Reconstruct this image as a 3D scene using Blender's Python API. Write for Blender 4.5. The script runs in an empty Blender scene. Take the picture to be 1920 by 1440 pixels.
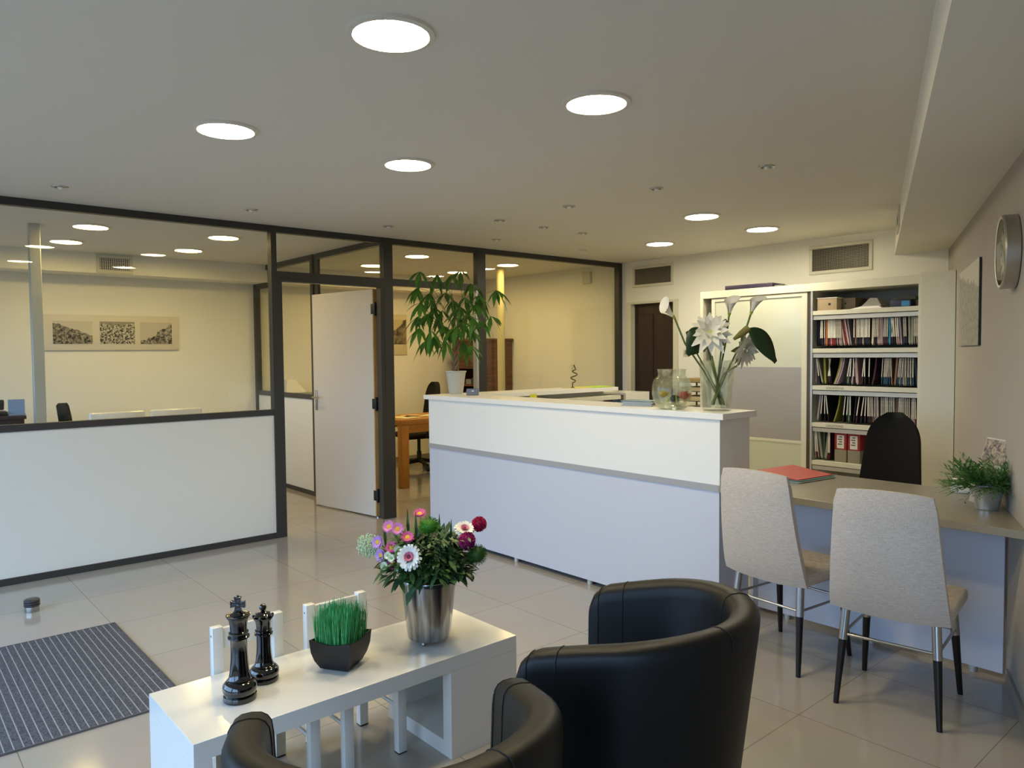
import bpy, bmesh, math, random
from mathutils import Vector, Matrix
random.seed(7)
sc = bpy.context.scene
COL = sc.collection
R = math.radians

# ------------------------------------------------------------------ camera
F_PX, PITCH, ROLL, YAW, CAM_H = 1402.085, 0.0414532, -0.00934697, 0.8539512, 1.46
cp, sp, cr, sr, cy, sy = (math.cos(PITCH), math.sin(PITCH), math.cos(ROLL), math.sin(ROLL), math.cos(YAW), math.sin(YAW))
def cam_dir(u, v, w):
    x = u*cr - v*sr; zz = u*sr + v*cr
    y = w*cp + zz*sp; z = -w*sp + zz*cp
    return Vector((x*cy - y*sy, x*sy + y*cy, z))
cam = bpy.data.cameras.new('camera'); cam_o = bpy.data.objects.new('camera', cam); COL.objects.link(cam_o)
cam.sensor_width = 36.0; cam.lens = F_PX/1920*36; cam.clip_start = 0.05
a, b, c = cam_dir(1, 0, 0), cam_dir(0, 1, 0), -cam_dir(0, 0, 1)
cam_o.matrix_world = Matrix(((a.x, b.x, c.x, 0), (a.y, b.y, c.y, 0), (a.z, b.z, c.z, CAM_H), (0, 0, 0, 1)))
sc.camera = cam_o
RIGHT = Vector((cy, sy, 0)); TOWARD = Vector((sy, -cy, 0)); UP = Vector((0, 0, 1))

# ------------------------------------------------------------------ light and exposure
sc.view_settings.view_transform = 'Standard'
try: sc.view_settings.look = 'None'
except Exception: pass
sc.view_settings.gamma = 1.0
sc.view_settings.use_curve_mapping = False
sc.view_settings.exposure = 0.2
SKY_STRENGTH = 5.2
LAMP_STRENGTH = 88.0
world = bpy.data.worlds.new('world'); sc.world = world; world.use_nodes = True
nt = world.node_tree
bg = nt.nodes['Background']; bg.inputs['Strength'].default_value = SKY_STRENGTH
tc = nt.nodes.new('ShaderNodeTexCoord'); sep = nt.nodes.new('ShaderNodeSeparateXYZ'); ramp = nt.nodes.new('ShaderNodeValToRGB')
nt.links.new(tc.outputs['Generated'], sep.inputs[0]); nt.links.new(sep.outputs['Z'], ramp.inputs[0]); nt.links.new(ramp.outputs[0], bg.inputs[0])
ramp.color_ramp.elements[0].position = 0.0; ramp.color_ramp.elements[0].color = (0.10, 0.11, 0.12, 1)
ramp.color_ramp.elements[1].position = 0.04; ramp.color_ramp.elements[1].color = (0.40, 0.64, 1.0, 1)
sc.cycles.max_bounces = 12; sc.cycles.diffuse_bounces = 6; sc.cycles.glossy_bounces = 6
sc.cycles.transmission_bounces = 12; sc.cycles.transparent_max_bounces = 24
sc.cycles.caustics_reflective = False; sc.cycles.caustics_refractive = False
sc.cycles.sample_clamp_indirect = 6.0

# ------------------------------------------------------------------ materials
def lin(h):
    h = h.lstrip('#'); o = []
    for i in (0, 2, 4):
        v = int(h[i:i+2], 16)/255
        o.append(v/12.92 if v <= 0.04045 else ((v+0.055)/1.055)**2.4)
    return (o[0], o[1], o[2], 1.0)
MATS = {}
def M(name, col='#cccccc', rough=0.5, metal=0.0, spec=0.5, noise=None, bump=None, coat=0.0, trans=0.0, ior=1.45, emit=None, estr=0.0, scale=1.0, sheen=0.0, sub=0.0, aniso=0.0):
    if name in MATS: return MATS[name]
    m = bpy.data.materials.new(name); m.use_nodes = True; MATS[name] = m
    t = m.node_tree; p = t.nodes['Principled BSDF']
    cc = lin(col); p.inputs['Base Color'].default_value = cc
    p.inputs['Roughness'].default_value = rough; p.inputs['Metallic'].default_value = metal
    p.inputs['Specular IOR Level'].default_value = spec; p.inputs['Coat Weight'].default_value = coat
    p.inputs['Coat Roughness'].default_value = 0.08
    p.inputs['Transmission Weight'].default_value = trans; p.inputs['IOR'].default_value = ior
    p.inputs['Sheen Weight'].default_value = sheen
    if emit: p.inputs['Emission Color'].default_value = lin(emit); p.inputs['Emission Strength'].default_value = estr
    if noise or bump:
        tx = t.nodes.new('ShaderNodeTexCoord'); n = t.nodes.new('ShaderNodeTexNoise')
        mp = t.nodes.new('ShaderNodeMapping'); t.links.new(tx.outputs['Object'], mp.inputs[0]); t.links.new(mp.outputs[0], n.inputs['Vector'])
        sc_ = (noise or bump)[0]; mp.inputs['Scale'].default_value = sc_ if isinstance(sc_, tuple) else (sc_,)*3
        n.inputs['Scale'].default_value = 1.0; n.inputs['Detail'].default_value = 5
        if noise:
            r = t.nodes.new('ShaderNodeValToRGB'); t.links.new(n.outputs[0], r.inputs[0])
            r.color_ramp.elements[0].position = 0.3; r.color_ramp.elements[1].position = 0.7
            r.color_ramp.elements[0].color = lin(noise[1]); r.color_ramp.elements[1].color = cc
            t.links.new(r.outputs[0], p.inputs['Base Color'])
        if bump:
            bn = t.nodes.new('ShaderNodeBump'); bn.inputs['Strength'].default_value = bump[1]; bn.inputs['Distance'].default_value = 0.002
            if noise:
                n2 = t.nodes.new('ShaderNodeTexNoise'); t.links.new(tx.outputs['Object'], n2.inputs['Vector']); n2.inputs['Scale'].default_value = bump[0]; n2.inputs['Detail'].default_value = 4
                t.links.new(n2.outputs[0], bn.inputs['Height'])
            else: t.links.new(n.outputs[0], bn.inputs['Height'])
            t.links.new(bn.outputs[0], p.inputs['Normal'])
    return m

def glass_pane(name, tint, refl=1.0):
    m = bpy.data.materials.new(name); m.use_nodes = True; MATS[name] = m
    t = m.node_tree; t.nodes.clear(); o = t.nodes.new('ShaderNodeOutputMaterial')
    tr = t.nodes.new('ShaderNodeBsdfTransparent'); tr.inputs[0].default_value = tint
    gl = t.nodes.new('ShaderNodeBsdfGlossy'); gl.inputs['Roughness'].default_value = 0.0; gl.inputs['Color'].default_value = (refl, refl, refl, 1)
    lw = t.nodes.new('ShaderNodeLayerWeight'); lw.inputs[0].default_value = 0.5      # Schlick reflectance, the same from both faces
    pw = t.nodes.new('ShaderNodeMath'); pw.operation = 'POWER'; pw.inputs[1].default_value = 5.0; t.links.new(lw.outputs['Facing'], pw.inputs[0])
    fr = t.nodes.new('ShaderNodeMath'); fr.operation = 'MULTIPLY_ADD'; fr.inputs[1].default_value = 0.96; fr.inputs[2].default_value = 0.04; t.links.new(pw.outputs[0], fr.inputs[0])
    mx = t.nodes.new('ShaderNodeMixShader'); t.links.new(fr.outputs[0], mx.inputs[0]); t.links.new(tr.outputs[0], mx.inputs[1]); t.links.new(gl.outputs[0], mx.inputs[2])
    t.links.new(mx.outputs[0], o.inputs[0]); return m
PANE = glass_pane('pane glass', (0.955, 0.968, 0.945, 1), 0.55)

def tile_mat():
    m = bpy.data.materials.new('polished floor tile'); m.use_nodes = True; t = m.node_tree; p = t.nodes['Principled BSDF']
    g = t.nodes.new('ShaderNodeNewGeometry'); mp = t.nodes.new('ShaderNodeMapping'); mp.inputs['Location'].default_value = (3.27, -2.79, 0)
    t.links.new(g.outputs['Position'], mp.inputs[0])
    br = t.nodes.new('ShaderNodeTexBrick'); br.offset = 0.0; br.inputs['Scale'].default_value = 1.0
    br.inputs['Brick Width'].default_value = 0.6; br.inputs['Row Height'].default_value = 0.6; br.inputs['Mortar Size'].default_value = 0.0018; br.inputs['Mortar Smooth'].default_value = 0.2
    br.inputs['Color1'].default_value = lin('#a8a29b'); br.inputs['Color2'].default_value = lin('#a6a098'); br.inputs['Mortar'].default_value = lin('#7a7167')
    t.links.new(mp.outputs[0], br.inputs['Vector'])
    n = t.nodes.new('ShaderNodeTexNoise'); n.inputs['Scale'].default_value = 3.0; n.inputs['Detail'].default_value = 6; t.links.new(g.outputs['Position'], n.inputs['Vector'])
    mx = t.nodes.new('ShaderNodeMix'); mx.data_type = 'RGBA'; mx.blend_type = 'MULTIPLY'; mx.inputs[0].default_value = 0.18
    t.links.new(br.outputs['Color'], mx.inputs[6]); t.links.new(n.outputs['Color'], mx.inputs[7]); t.links.new(mx.outputs[2], p.inputs['Base Color'])
    p.inputs['Roughness'].default_value = 0.12; p.inputs['Specular IOR Level'].default_value = 0.55
    return m
def stripe_mat(name, axis, period, width, c_line, c_a, c_b, soft=0.0):
    m = bpy.data.materials.new(name); m.use_nodes = True; t = m.node_tree; p = t.nodes['Principled BSDF']
    g = t.nodes.new('ShaderNodeTexCoord'); s = t.nodes.new('ShaderNodeSeparateXYZ'); t.links.new(g.outputs['Object'], s.inputs[0])
    w = t.nodes.new('ShaderNodeMath'); w.operation = 'PINGPONG'; w.inputs[1].default_value = period/2; t.links.new(s.outputs[axis], w.inputs[0])
    r = t.nodes.new('ShaderNodeMath'); r.operation = 'LESS_THAN'; r.inputs[1].default_value = width/2; t.links.new(w.outputs[0], r.inputs[0])
    n = t.nodes.new('ShaderNodeTexNoise'); n.inputs['Scale'].default_value = 160; n.inputs['Detail'].default_value = 3; t.links.new(g.outputs['Object'], n.inputs['Vector'])
    cr_ = t.nodes.new('ShaderNodeValToRGB'); cr_.color_ramp.elements[0].position = 0.35; cr_.color_ramp.elements[1].position = 0.65
    cr_.color_ramp.elements[0].color = lin(c_a); cr_.color_ramp.elements[1].color = lin(c_b); t.links.new(n.outputs[0], cr_.inputs[0])
    mx = t.nodes.new('ShaderNodeMix'); mx.data_type = 'RGBA'; t.links.new(r.outputs[0], mx.inputs[0]); t.links.new(cr_.outputs[0], mx.inputs[6]); mx.inputs[7].default_value = lin(c_line)
    t.links.new(mx.outputs[2], p.inputs['Base Color']); p.inputs['Roughness'].default_value = 0.85
    return m
def weave_mat(name, c1, c2):
    m = bpy.data.materials.new(name); m.use_nodes = True; t = m.node_tree; p = t.nodes['Principled BSDF']
    g = t.nodes.new('ShaderNodeTexCoord'); cols = []
    for scl in ((40, 40, 900), (900, 900, 40)):
        mp = t.nodes.new('ShaderNodeMapping'); mp.inputs['Scale'].default_value = scl; t.links.new(g.outputs['Object'], mp.inputs[0])
        n = t.nodes.new('ShaderNodeTexNoise'); n.inputs['Scale'].default_value = 1; n.inputs['Detail'].default_value = 3; t.links.new(mp.outputs[0], n.inputs['Vector']); cols.append(n)
    ad = t.nodes.new('ShaderNodeMath'); ad.operation = 'ADD'; t.links.new(cols[0].outputs[0], ad.inputs[0]); t.links.new(cols[1].outputs[0], ad.inputs[1])
    mu = t.nodes.new('ShaderNodeMath'); mu.operation = 'MULTIPLY'; mu.inputs[1].default_value = 0.5; t.links.new(ad.outputs[0], mu.inputs[0])
    r = t.nodes.new('ShaderNodeValToRGB'); r.color_ramp.elements[0].position = 0.36; r.color_ramp.elements[1].position = 0.64
    r.color_ramp.elements[0].color = lin(c1); r.color_ramp.elements[1].color = lin(c2); t.links.new(mu.outputs[0], r.inputs[0]); t.links.new(r.outputs[0], p.inputs['Base Color'])
    bn = t.nodes.new('ShaderNodeBump'); bn.inputs['Strength'].default_value = 0.35; bn.inputs['Distance'].default_value = 0.001; t.links.new(mu.outputs[0], bn.inputs['Height']); t.links.new(bn.outputs[0], p.inputs['Normal'])
    p.inputs['Roughness'].default_value = 0.9; p.inputs['Sheen Weight'].default_value = 0.2
    return m
def photo_mat(name, scale, lo, hi, dark, light, horizon=None, sky='#c9c6ba', axis='Z', detail=8, slope=0.0, slope_axis='X', curve=0.0):
    # black and white landscape print: a pale sky above a ragged skyline, grainy land below
    m = bpy.data.materials.new(name); m.use_nodes = True; t = m.node_tree; p = t.nodes['Principled BSDF']
    g = t.nodes.new('ShaderNodeTexCoord'); n = t.nodes.new('ShaderNodeTexNoise'); n.inputs['Scale'].default_value = scale; n.inputs['Detail'].default_value = detail; n.inputs['Distortion'].default_value = 0.8
    t.links.new(g.outputs['Object'], n.inputs['Vector'])
    r = t.nodes.new('ShaderNodeValToRGB'); r.color_ramp.elements[0].position = lo; r.color_ramp.elements[1].position = hi
    r.color_ramp.elements[0].color = lin(dark); r.color_ramp.elements[1].color = lin(light); t.links.new(n.outputs[0], r.inputs[0])
    out = r.outputs[0]
    if horizon is not None:
        s = t.nodes.new('ShaderNodeSeparateXYZ'); t.links.new(g.outputs['Object'], s.inputs[0])
        n2 = t.nodes.new('ShaderNodeTexNoise'); n2.inputs['Scale'].default_value = 9; n2.inputs['Detail'].default_value = 6; t.links.new(g.outputs['Object'], n2.inputs['Vector'])
        k = t.nodes.new('ShaderNodeMath'); k.operation = 'MULTIPLY_ADD'; k.inputs[1].default_value = 0.16; t.links.new(n2.outputs[0], k.inputs[0]); t.links.new(s.outputs['Z'], k.inputs[2])
        k2 = t.nodes.new('ShaderNodeMath'); k2.operation = 'MULTIPLY_ADD'; k2.inputs[1].default_value = slope; t.links.new(s.outputs[slope_axis], k2.inputs[0]); t.links.new(k.outputs[0], k2.inputs[2])
        gt = t.nodes.new('ShaderNodeMath'); gt.operation = 'GREATER_THAN'; gt.inputs[1].default_value = horizon+0.08; t.links.new(k2.outputs[0], gt.inputs[0])
        mx = t.nodes.new('ShaderNodeMix'); mx.data_type = 'RGBA'; t.links.new(gt.outputs[0], mx.inputs[0]); t.links.new(out, mx.inputs[6]); mx.inputs[7].default_value = lin(sky); out = mx.outputs[2]
    t.links.new(out, p.inputs['Base Color']); p.inputs['Roughness'].default_value = 0.5
    return m
def wood_mat(name, c1, c2, scale=(3, 30, 30), rough=0.4):
    return M(name, c2, rough, noise=(scale, c1))

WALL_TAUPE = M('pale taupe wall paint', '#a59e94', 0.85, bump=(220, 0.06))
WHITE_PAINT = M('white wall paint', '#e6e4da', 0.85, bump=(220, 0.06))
CEIL = M('white ceiling paint', '#dedbd3', 0.9)
FRAME = M('anthracite aluminium frame', '#3a3938', 0.42, 0.2)
PANEL = M('white laminate panel', '#d9d8d0', 0.4)
CTR_W = M('white counter laminate', '#e6e4de', 0.35)
CTR_B = M('pale lilac grey laminate', '#c3c5cf', 0.38)
CTR_G = M('grey counter trim', '#a09e9e', 0.38)
DESK_G = M('grey desk laminate', '#8f8878', 0.3)
LACQ = M('white lacquer', '#dddbd4', 0.22, coat=0.3)
LEATHER = M('black leather', '#100f0e', 0.46, spec=0.3, bump=(260, 0.12))
SEAM = M('black thread', '#070707', 0.7)
CHROME = M('brushed steel', '#b4b2ae', 0.28, 1.0)
STEEL = M('polished bucket steel', '#bcbec2', 0.2, 1.0, noise=((60, 60, 1.5), '#7f8286'))
ZINC = M('zinc', '#d3d7d9', 0.3, 0.85)
ALU = M('anodised aluminium', '#bdbfbb', 0.4, 0.6)
DARKWOOD = M('black stained leg', '#15110f', 0.35)
BLACK = M('black plastic', '#121212', 0.5)
BLACKF = M('black chair fabric', '#0f0e0e', 0.95, bump=(400, 0.3))
CERAM = M('black glazed ceramic', '#0d0b0a', 0.06, coat=1.0)
CAB = M('cream cabinet lacquer', '#cfccb9', 0.4)
CABIN = M('cabinet inside', '#a5a297', 0.6)
GLW = M('white glass door panel', '#c2c4b2', 0.15, coat=0.4)
GLG = M('grey glass door panel', '#9a9794', 0.12, coat=0.6)
WEAVE = weave_mat('beige woven fabric', '#a3968a', '#d0c4b6')
GREEN_A = M('pachira leaf green', '#4f7f2a', 0.36, noise=((14, 14, 14), '#33601c'))
GREEN_B = M('dark bouquet green', '#3f6530', 0.55, noise=((30, 30, 30), '#1c3415'))
GREEN_C = M('lawn grass green', '#63bb72', 0.5, noise=((60, 60, 60), '#2f9150'))
GREEN_D = M('bushy plant green', '#678f42', 0.5, noise=((60, 60, 60), '#33602a'))
STEM_G = M('lily stem green', '#5a6b35', 0.45)
LEAF_DK = M('silk leaf green', '#1f3b1d', 0.4)
PETAL_W = M('white petal', '#e6e4d8', 0.6)
BARK = M('pachira bark', '#80684f', 0.8, bump=(80, 0.4))
WOODD = wood_mat('beech desk wood', '#a06a2c', '#ab7534', (2, 12, 12))
DRESS = wood_mat('antique brown wood', '#4a2a17', '#74462a', (6, 6, 40), 0.45)
BROWND = wood_mat('dark brown door wood', '#231712', '#33221a', (30, 30, 3), 0.4)
PAPER = M('white paper', '#e2e0d8', 0.7)
CARD = M('kraft card', '#a38f73', 0.8)

# ------------------------------------------------------------------ mesh helpers
def nb(): return bmesh.new()
def box(bm, x0, x1, y0, y1, z0, z1, bev=0.0, seg=2):
    t = bmesh.new()
    bmesh.ops.create_cube(t, size=1.0)
    bmesh.ops.scale(t, vec=(abs(x1-x0), abs(y1-y0), abs(z1-z0)), verts=t.verts)
    bmesh.ops.translate(t, vec=((x0+x1)/2, (y0+y1)/2, (z0+z1)/2), verts=t.verts)
    if bev > 0: bmesh.ops.bevel(t, geom=t.edges[:], offset=bev, segments=seg, affect='EDGES', profile=0.5)
    merge(bm, t)
def merge(bm, t, mat=None):
    if mat is not None: bmesh.ops.transform(t, matrix=mat, verts=t.verts)
    vm = {}
    for v in t.verts: vm[v] = bm.verts.new(v.co)
    for f in t.faces:
        try: bm.faces.new([vm[v] for v in f.verts])
        except ValueError: pass
    t.free()
def prism(bm, poly, z0, z1, bev=0.0):
    t = bmesh.new()
    lo = [t.verts.new((p[0], p[1], z0)) for p in poly]; hi = [t.verts.new((p[0], p[1], z1)) for p in poly]
    n = len(poly)
    t.faces.new(lo[::-1]); t.faces.new(hi)
    for i in range(n): t.faces.new((lo[i], lo[(i+1) % n], hi[(i+1) % n], hi[i]))
    bmesh.ops.recalc_face_normals(t, faces=t.faces)
    if bev: bmesh.ops.bevel(t, geom=t.edges[:], offset=bev, segments=2, affect='EDGES', profile=0.5)
    merge(bm, t)
def frame_of(d):
    d = Vector(d).normalized(); h = Vector((0, 0, 1)) if abs(d.z) < 0.95 else Vector((1, 0, 0))
    s = d.cross(h).normalized(); return s, s.cross(d).normalized()
def tube(bm, pts, r, seg=10, cap=True, closed=False):
    pts = [Vector(p) for p in pts]; rs = r if isinstance(r, (list, tuple)) else [r]*len(pts)
    rings = []; n = len(pts); prev = None
    for i, p in enumerate(pts):
        if closed: d = pts[(i+1) % n]-pts[i-1]
        else: d = pts[min(i+1, n-1)]-pts[max(i-1, 0)]
        d.normalize()
        if prev is None: s, u = frame_of(d)
        else:
            s = (prev - d*prev.dot(d)).normalized(); u = s.cross(d).normalized()
        prev = s
        rings.append([bm.verts.new(p + (s*math.cos(2*math.pi*k/seg) + u*math.sin(2*math.pi*k/seg))*rs[i]) for k in range(seg)])
    m = n if closed else n-1
    for i in range(m):
        A, B = rings[i], rings[(i+1) % n]
        for k in range(seg): bm.faces.new((A[k], A[(k+1) % seg], B[(k+1) % seg], B[k]))
    if cap and not closed:
        bm.faces.new(rings[0][::-1]); bm.faces.new(rings[-1])
def lathe(bm, prof, c=(0, 0, 0), seg=32, cap=True):
    c = Vector(c); rings = []
    for r, z in prof:
        if r < 1e-5: rings.append([bm.verts.new(c + Vector((0, 0, z)))])
        else: rings.append([bm.verts.new(c + Vector((r*math.cos(2*math.pi*k/seg), r*math.sin(2*math.pi*k/seg), z))) for k in range(seg)])
    for A, B in zip(rings, rings[1:]):
        for k in range(seg):
            k2 = (k+1) % seg
            if len(A) == 1 and len(B) == 1: continue
            if len(A) == 1: bm.faces.new((A[0], B[k2], B[k]))
            elif len(B) == 1: bm.faces.new((A[k], A[k2], B[0]))
            else: bm.faces.new((A[k], A[k2], B[k2], B[k]))
    if cap:
        if len(rings[0]) > 1: bm.faces.new(rings[0][::-1])
        if len(rings[-1]) > 1: bm.faces.new(rings[-1])
def ball(bm, c, r, seg=12, sq=(1, 1, 1)):
    t = bmesh.new(); bmesh.ops.create_uvsphere(t, u_segments=seg, v_segments=max(6, seg*2//3), radius=1.0)
    bmesh.ops.scale(t, vec=(r*sq[0], r*sq[1], r*sq[2]), verts=t.verts); bmesh.ops.translate(t, vec=Vector(c), verts=t.verts); merge(bm, t)
def leaf(bm, base, d, up, L, W, droop=0.0, n=6, fold=0.25, peak=0.5, tipw=0.0):
    base = Vector(base); d = Vector(d).normalized(); up = Vector(up)
    s = d.cross(up)
    if s.length < 1e-4: s = d.cross(Vector((1, 0.3, 0)))
    s.normalize(); nrm = s.cross(d).normalized()
    rows = []
    for i in range(n+1):
        t = i/n; p = base + d*(L*t) - Vector((0, 0, 1))*(droop*L*t*t)
        if peak is None: k = math.sin(math.pi*min(max(t, 0), 1)**0.9)**0.78
        else: k = (t/peak)**0.8 if t < peak else ((1-t)/(1-peak))**0.75
        w = W/2*max(k, 0) if 0 < i < n else (0.0 if i == 0 else tipw*W/2)
        w = max(w, 0.0006)
        rows.append((bm.verts.new(p + s*w + nrm*(w*fold)), bm.verts.new(p), bm.verts.new(p - s*w + nrm*(w*fold))))
    for A, B in zip(rows, rows[1:]):
        bm.faces.new((A[0], A[1], B[1], B[0])); bm.faces.new((A[1], A[2], B[2], B[1]))
def obj(name, bm, mat, parent=None, smooth=40, loc=None):
    me = bpy.data.meshes.new(name)
    bmesh.ops.recalc_face_normals(bm, faces=bm.faces)
    bm.to_mesh(me); bm.free()
    for m in (mat if isinstance(mat, (list, tuple)) else [mat]): me.materials.append(m)
    if smooth:
        me.polygons.foreach_set('use_smooth', [True]*len(me.polygons)); me.set_sharp_from_angle(angle=R(smooth))
    o = bpy.data.objects.new(name, me); COL.objects.link(o)
    if parent is not None: o.parent = parent
    if loc is not None: o.location = loc
    return o
def raw(name, bm, mat, parent=None, smooth=True):      # leaves and petals: open sheets, normals left as built
    me = bpy.data.meshes.new(name); bm.to_mesh(me); bm.free(); me.materials.append(mat)
    if smooth: me.polygons.foreach_set('use_smooth', [True]*len(me.polygons))
    o = bpy.data.objects.new(name, me); COL.objects.link(o)
    if parent is not None: o.parent = parent
    return o
def tag(o, label, cat, group=None, kind=None):
    if label: o['label'] = label
    if cat: o['category'] = cat
    if group: o['group'] = group
    if kind: o['kind'] = kind
    return o
def thing(name, label, cat, loc=(0, 0, 0), rot=0.0, group=None):
    o = bpy.data.objects.new(name, None); COL.objects.link(o); o.location = loc; o.rotation_euler = (0, 0, rot)
    o.empty_display_size = 0.1
    return tag(o, label, cat, group)
def struct(name, bm=None, mat=None, label=None, cat=None, loc=(0, 0, 0)):
    if bm is None:
        o = bpy.data.objects.new(name, None); COL.objects.link(o); o.location = loc; o.empty_display_size = 0.1
    else: o = obj(name, bm, mat, smooth=0)
    o['kind'] = 'structure'
    if label: o['label'] = label
    if cat: o['category'] = cat
    return o
def dup(root, loc, rot, label=None):
    r = root.copy(); COL.objects.link(r); r.location = loc; r.rotation_euler = (0, 0, rot)
    if label: r['label'] = label
    for ch in list(root.children):
        c_ = ch.copy(); COL.objects.link(c_); c_.parent = r
        for g in ch.children:
            d_ = g.copy(); COL.objects.link(d_); d_.parent = c_
    return r

# ------------------------------------------------------------------ the setting
XP, YC, YB, ZC, XL, YF = -5.697, 3.387, 6.663, 2.48, -8.6, -1.4
NR = Vector((0.92, 0.393, 0)).normalized(); DR = 0.5397; TR = Vector((-NR.y, NR.x, 0))     # right wall: n.p = DR, TR runs into the depth
def rx(y, off=0.0): return (DR - off - NR.y*y)/NR.x
bm = nb(); box(bm, -8.9, 1.6, -1.6, 7.4, -0.12, 0.0)
o = obj('floor', bm, tile_mat(), smooth=0); o['kind'] = 'structure'
bm = nb(); box(bm, -8.9, 1.6, -1.6, 7.4, ZC, ZC+0.15); struct('ceiling', bm, CEIL)
bm = nb()
box(bm, -8.75, -5.62, YB, YB+0.14, 0, ZC); box(bm, -4.907, rx(YB)+0.02, YB, YB+0.14, 0, ZC); box(bm, -5.62, -4.907, YB, YB+0.14, 2.025, ZC)
struct('wall_back', bm, WHITE_PAINT)
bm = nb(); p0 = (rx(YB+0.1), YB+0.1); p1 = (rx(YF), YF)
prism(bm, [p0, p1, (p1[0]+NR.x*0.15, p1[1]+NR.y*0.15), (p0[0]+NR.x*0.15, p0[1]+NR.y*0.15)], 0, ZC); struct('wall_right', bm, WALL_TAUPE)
bm = nb(); box(bm, XL-0.15, XL, YF, YB+0.14, 0, ZC); struct('wall_left', bm, WHITE_PAINT)
bm = nb()
for x0, x1 in ((-8.75, -8.45), (-5.85, -5.55), (-1.75, -1.55), (1.0, 1.5)): box(bm, x0, x1, YF-0.15, YF, 0, ZC)
box(bm, -8.45, 1.0, YF-0.15, YF, 2.36, ZC); box(bm, -8.45, 1.0, YF-0.15, YF, 0, 0.05)
struct('wall_front', bm, WHITE_PAINT)
for i, (x0, x1) in enumerate(((-8.45, -5.85), (-5.55, -1.75), (-1.55, 1.0))):
    bm = nb()
    box(bm, x0, x0+0.05, YF-0.11, YF-0.05, 0.05, 2.36); box(bm, x1-0.05, x1, YF-0.11, YF-0.05, 0.05, 2.36); box(bm, x0, x1, YF-0.11, YF-0.05, 2.31, 2.36); box(bm, x0, x1, YF-0.11, YF-0.05, 0.05, 0.10)
    xm = (x0+x1)/2; box(bm, xm-0.03, xm+0.03, YF-0.11, YF-0.05, 0.1, 2.31)
    struct('window_%d' % (i+6), bm, FRAME)
# dropped bulkheads along the right wall and over the far office wall
bm = nb(); a0 = rx(YB, .385); a1 = rx(YF, .385)
prism(bm, [(a0, YB), (a1, YF), (rx(YF)+.01, YF), (rx(YB)+.01, YB)], 2.262, ZC); struct('trim_1', bm, WHITE_PAINT, 'white dropped ceiling box running along the right wall', 'bulkhead')
bm = nb(); box(bm, XL, -8.25, YF, YB, 2.285, ZC); struct('trim_2', bm, WHITE_PAINT, 'white dropped ceiling box along the far office wall', 'bulkhead')
# skirting of grey tile
SKIRT = M('grey tile skirting', '#8b857c', 0.3)
bm = nb(); q0 = (rx(3.70), 3.70); q1 = (rx(YF), YF)
prism(bm, [q0, q1, (q1[0]-NR.x*.012, q1[1]-NR.y*.012), (q0[0]-NR.x*.012, q0[1]-NR.y*.012)], 0, 0.075); struct('baseboard_right', bm, SKIRT)
bm = nb(); box(bm, XL, XL+.012, YF, YB, 0, .075); struct('baseboard_left', bm, SKIRT)

# main glazed partition (plane x = XP) ------------------------------------------
X0, X1 = XP-0.055, XP
def pane(parent, x0, x1, y0, y1, z0, z1):
    bm = nb(); box(bm, x0, x1, y0, y1, z0, z1); return obj('pane', bm, PANE, parent, smooth=0)
def bay(name, y0, y1, zs, label, low=True):
    bm = nb(); box(bm, X0, X1, y0, y1, 2.43, ZC)
    w = struct(name, bm, FRAME, label, 'glazed partition')
    bm = nb(); box(bm, X0, X1, y0, y1, zs-0.035, zs+.01); obj('rail', bm, FRAME, w, 0)
    pane(w, XP-.032, XP-.024, y0, y1, zs+.01, 2.43)
    bm = nb(); box(bm, XP-.04, XP-.012, y0, y1, .04, zs-.035); obj('panel', bm, PANEL, w, 0)
    bm = nb(); box(bm, X0, X1, y0, y1, 0, .045); obj('rail', bm, FRAME, w, 0)
    return w
w1 = bay('window_1', YF, 2.464, 1.02, 'long glazed office partition with white lower panel, left of the open door')
bm = nb(); box(bm, X0-.01, X1+.004, 2.464, 2.509, 0, ZC); obj('post', bm, FRAME, w1, 0)
w4 = bay('window_4', 4.633, 6.615, 0.93, 'tall glazed office partition behind the reception counter')
bm = nb(); box(bm, X0-.01, X1+.004, 6.605, YB, 0, ZC); obj('post', bm, FRAME, w4, 0)
bm = nb(); box(bm, X0-.01, X1+.004, 4.535, 4.633, 0, ZC); obj('post', bm, FRAME, w4, 0)
bm = nb(); box(bm, X0+.005, X1+.006, 4.51, 4.535, 0, 2.065); obj('strike_profile', bm, ALU, w4, 0)
def transom(name, y0, y1, label):
    bm = nb(); box(bm, X0, X1, y0, y1, 2.43, ZC); w = struct(name, bm, FRAME, label, 'glazed partition')
    bm = nb(); box(bm, X0, X1+.004, y0, y1, 2.065, 2.125); obj('rail', bm, FRAME, w, 0)
    pane(w, XP-.032, XP-.024, y0, y1, 2.125, 2.43); return w
transom('window_2', 2.509, 3.484, 'narrow glass transom over the open white door')
transom('window_3', 3.576, 4.535, 'narrow glass transom over the passage behind the potted tree')
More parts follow.
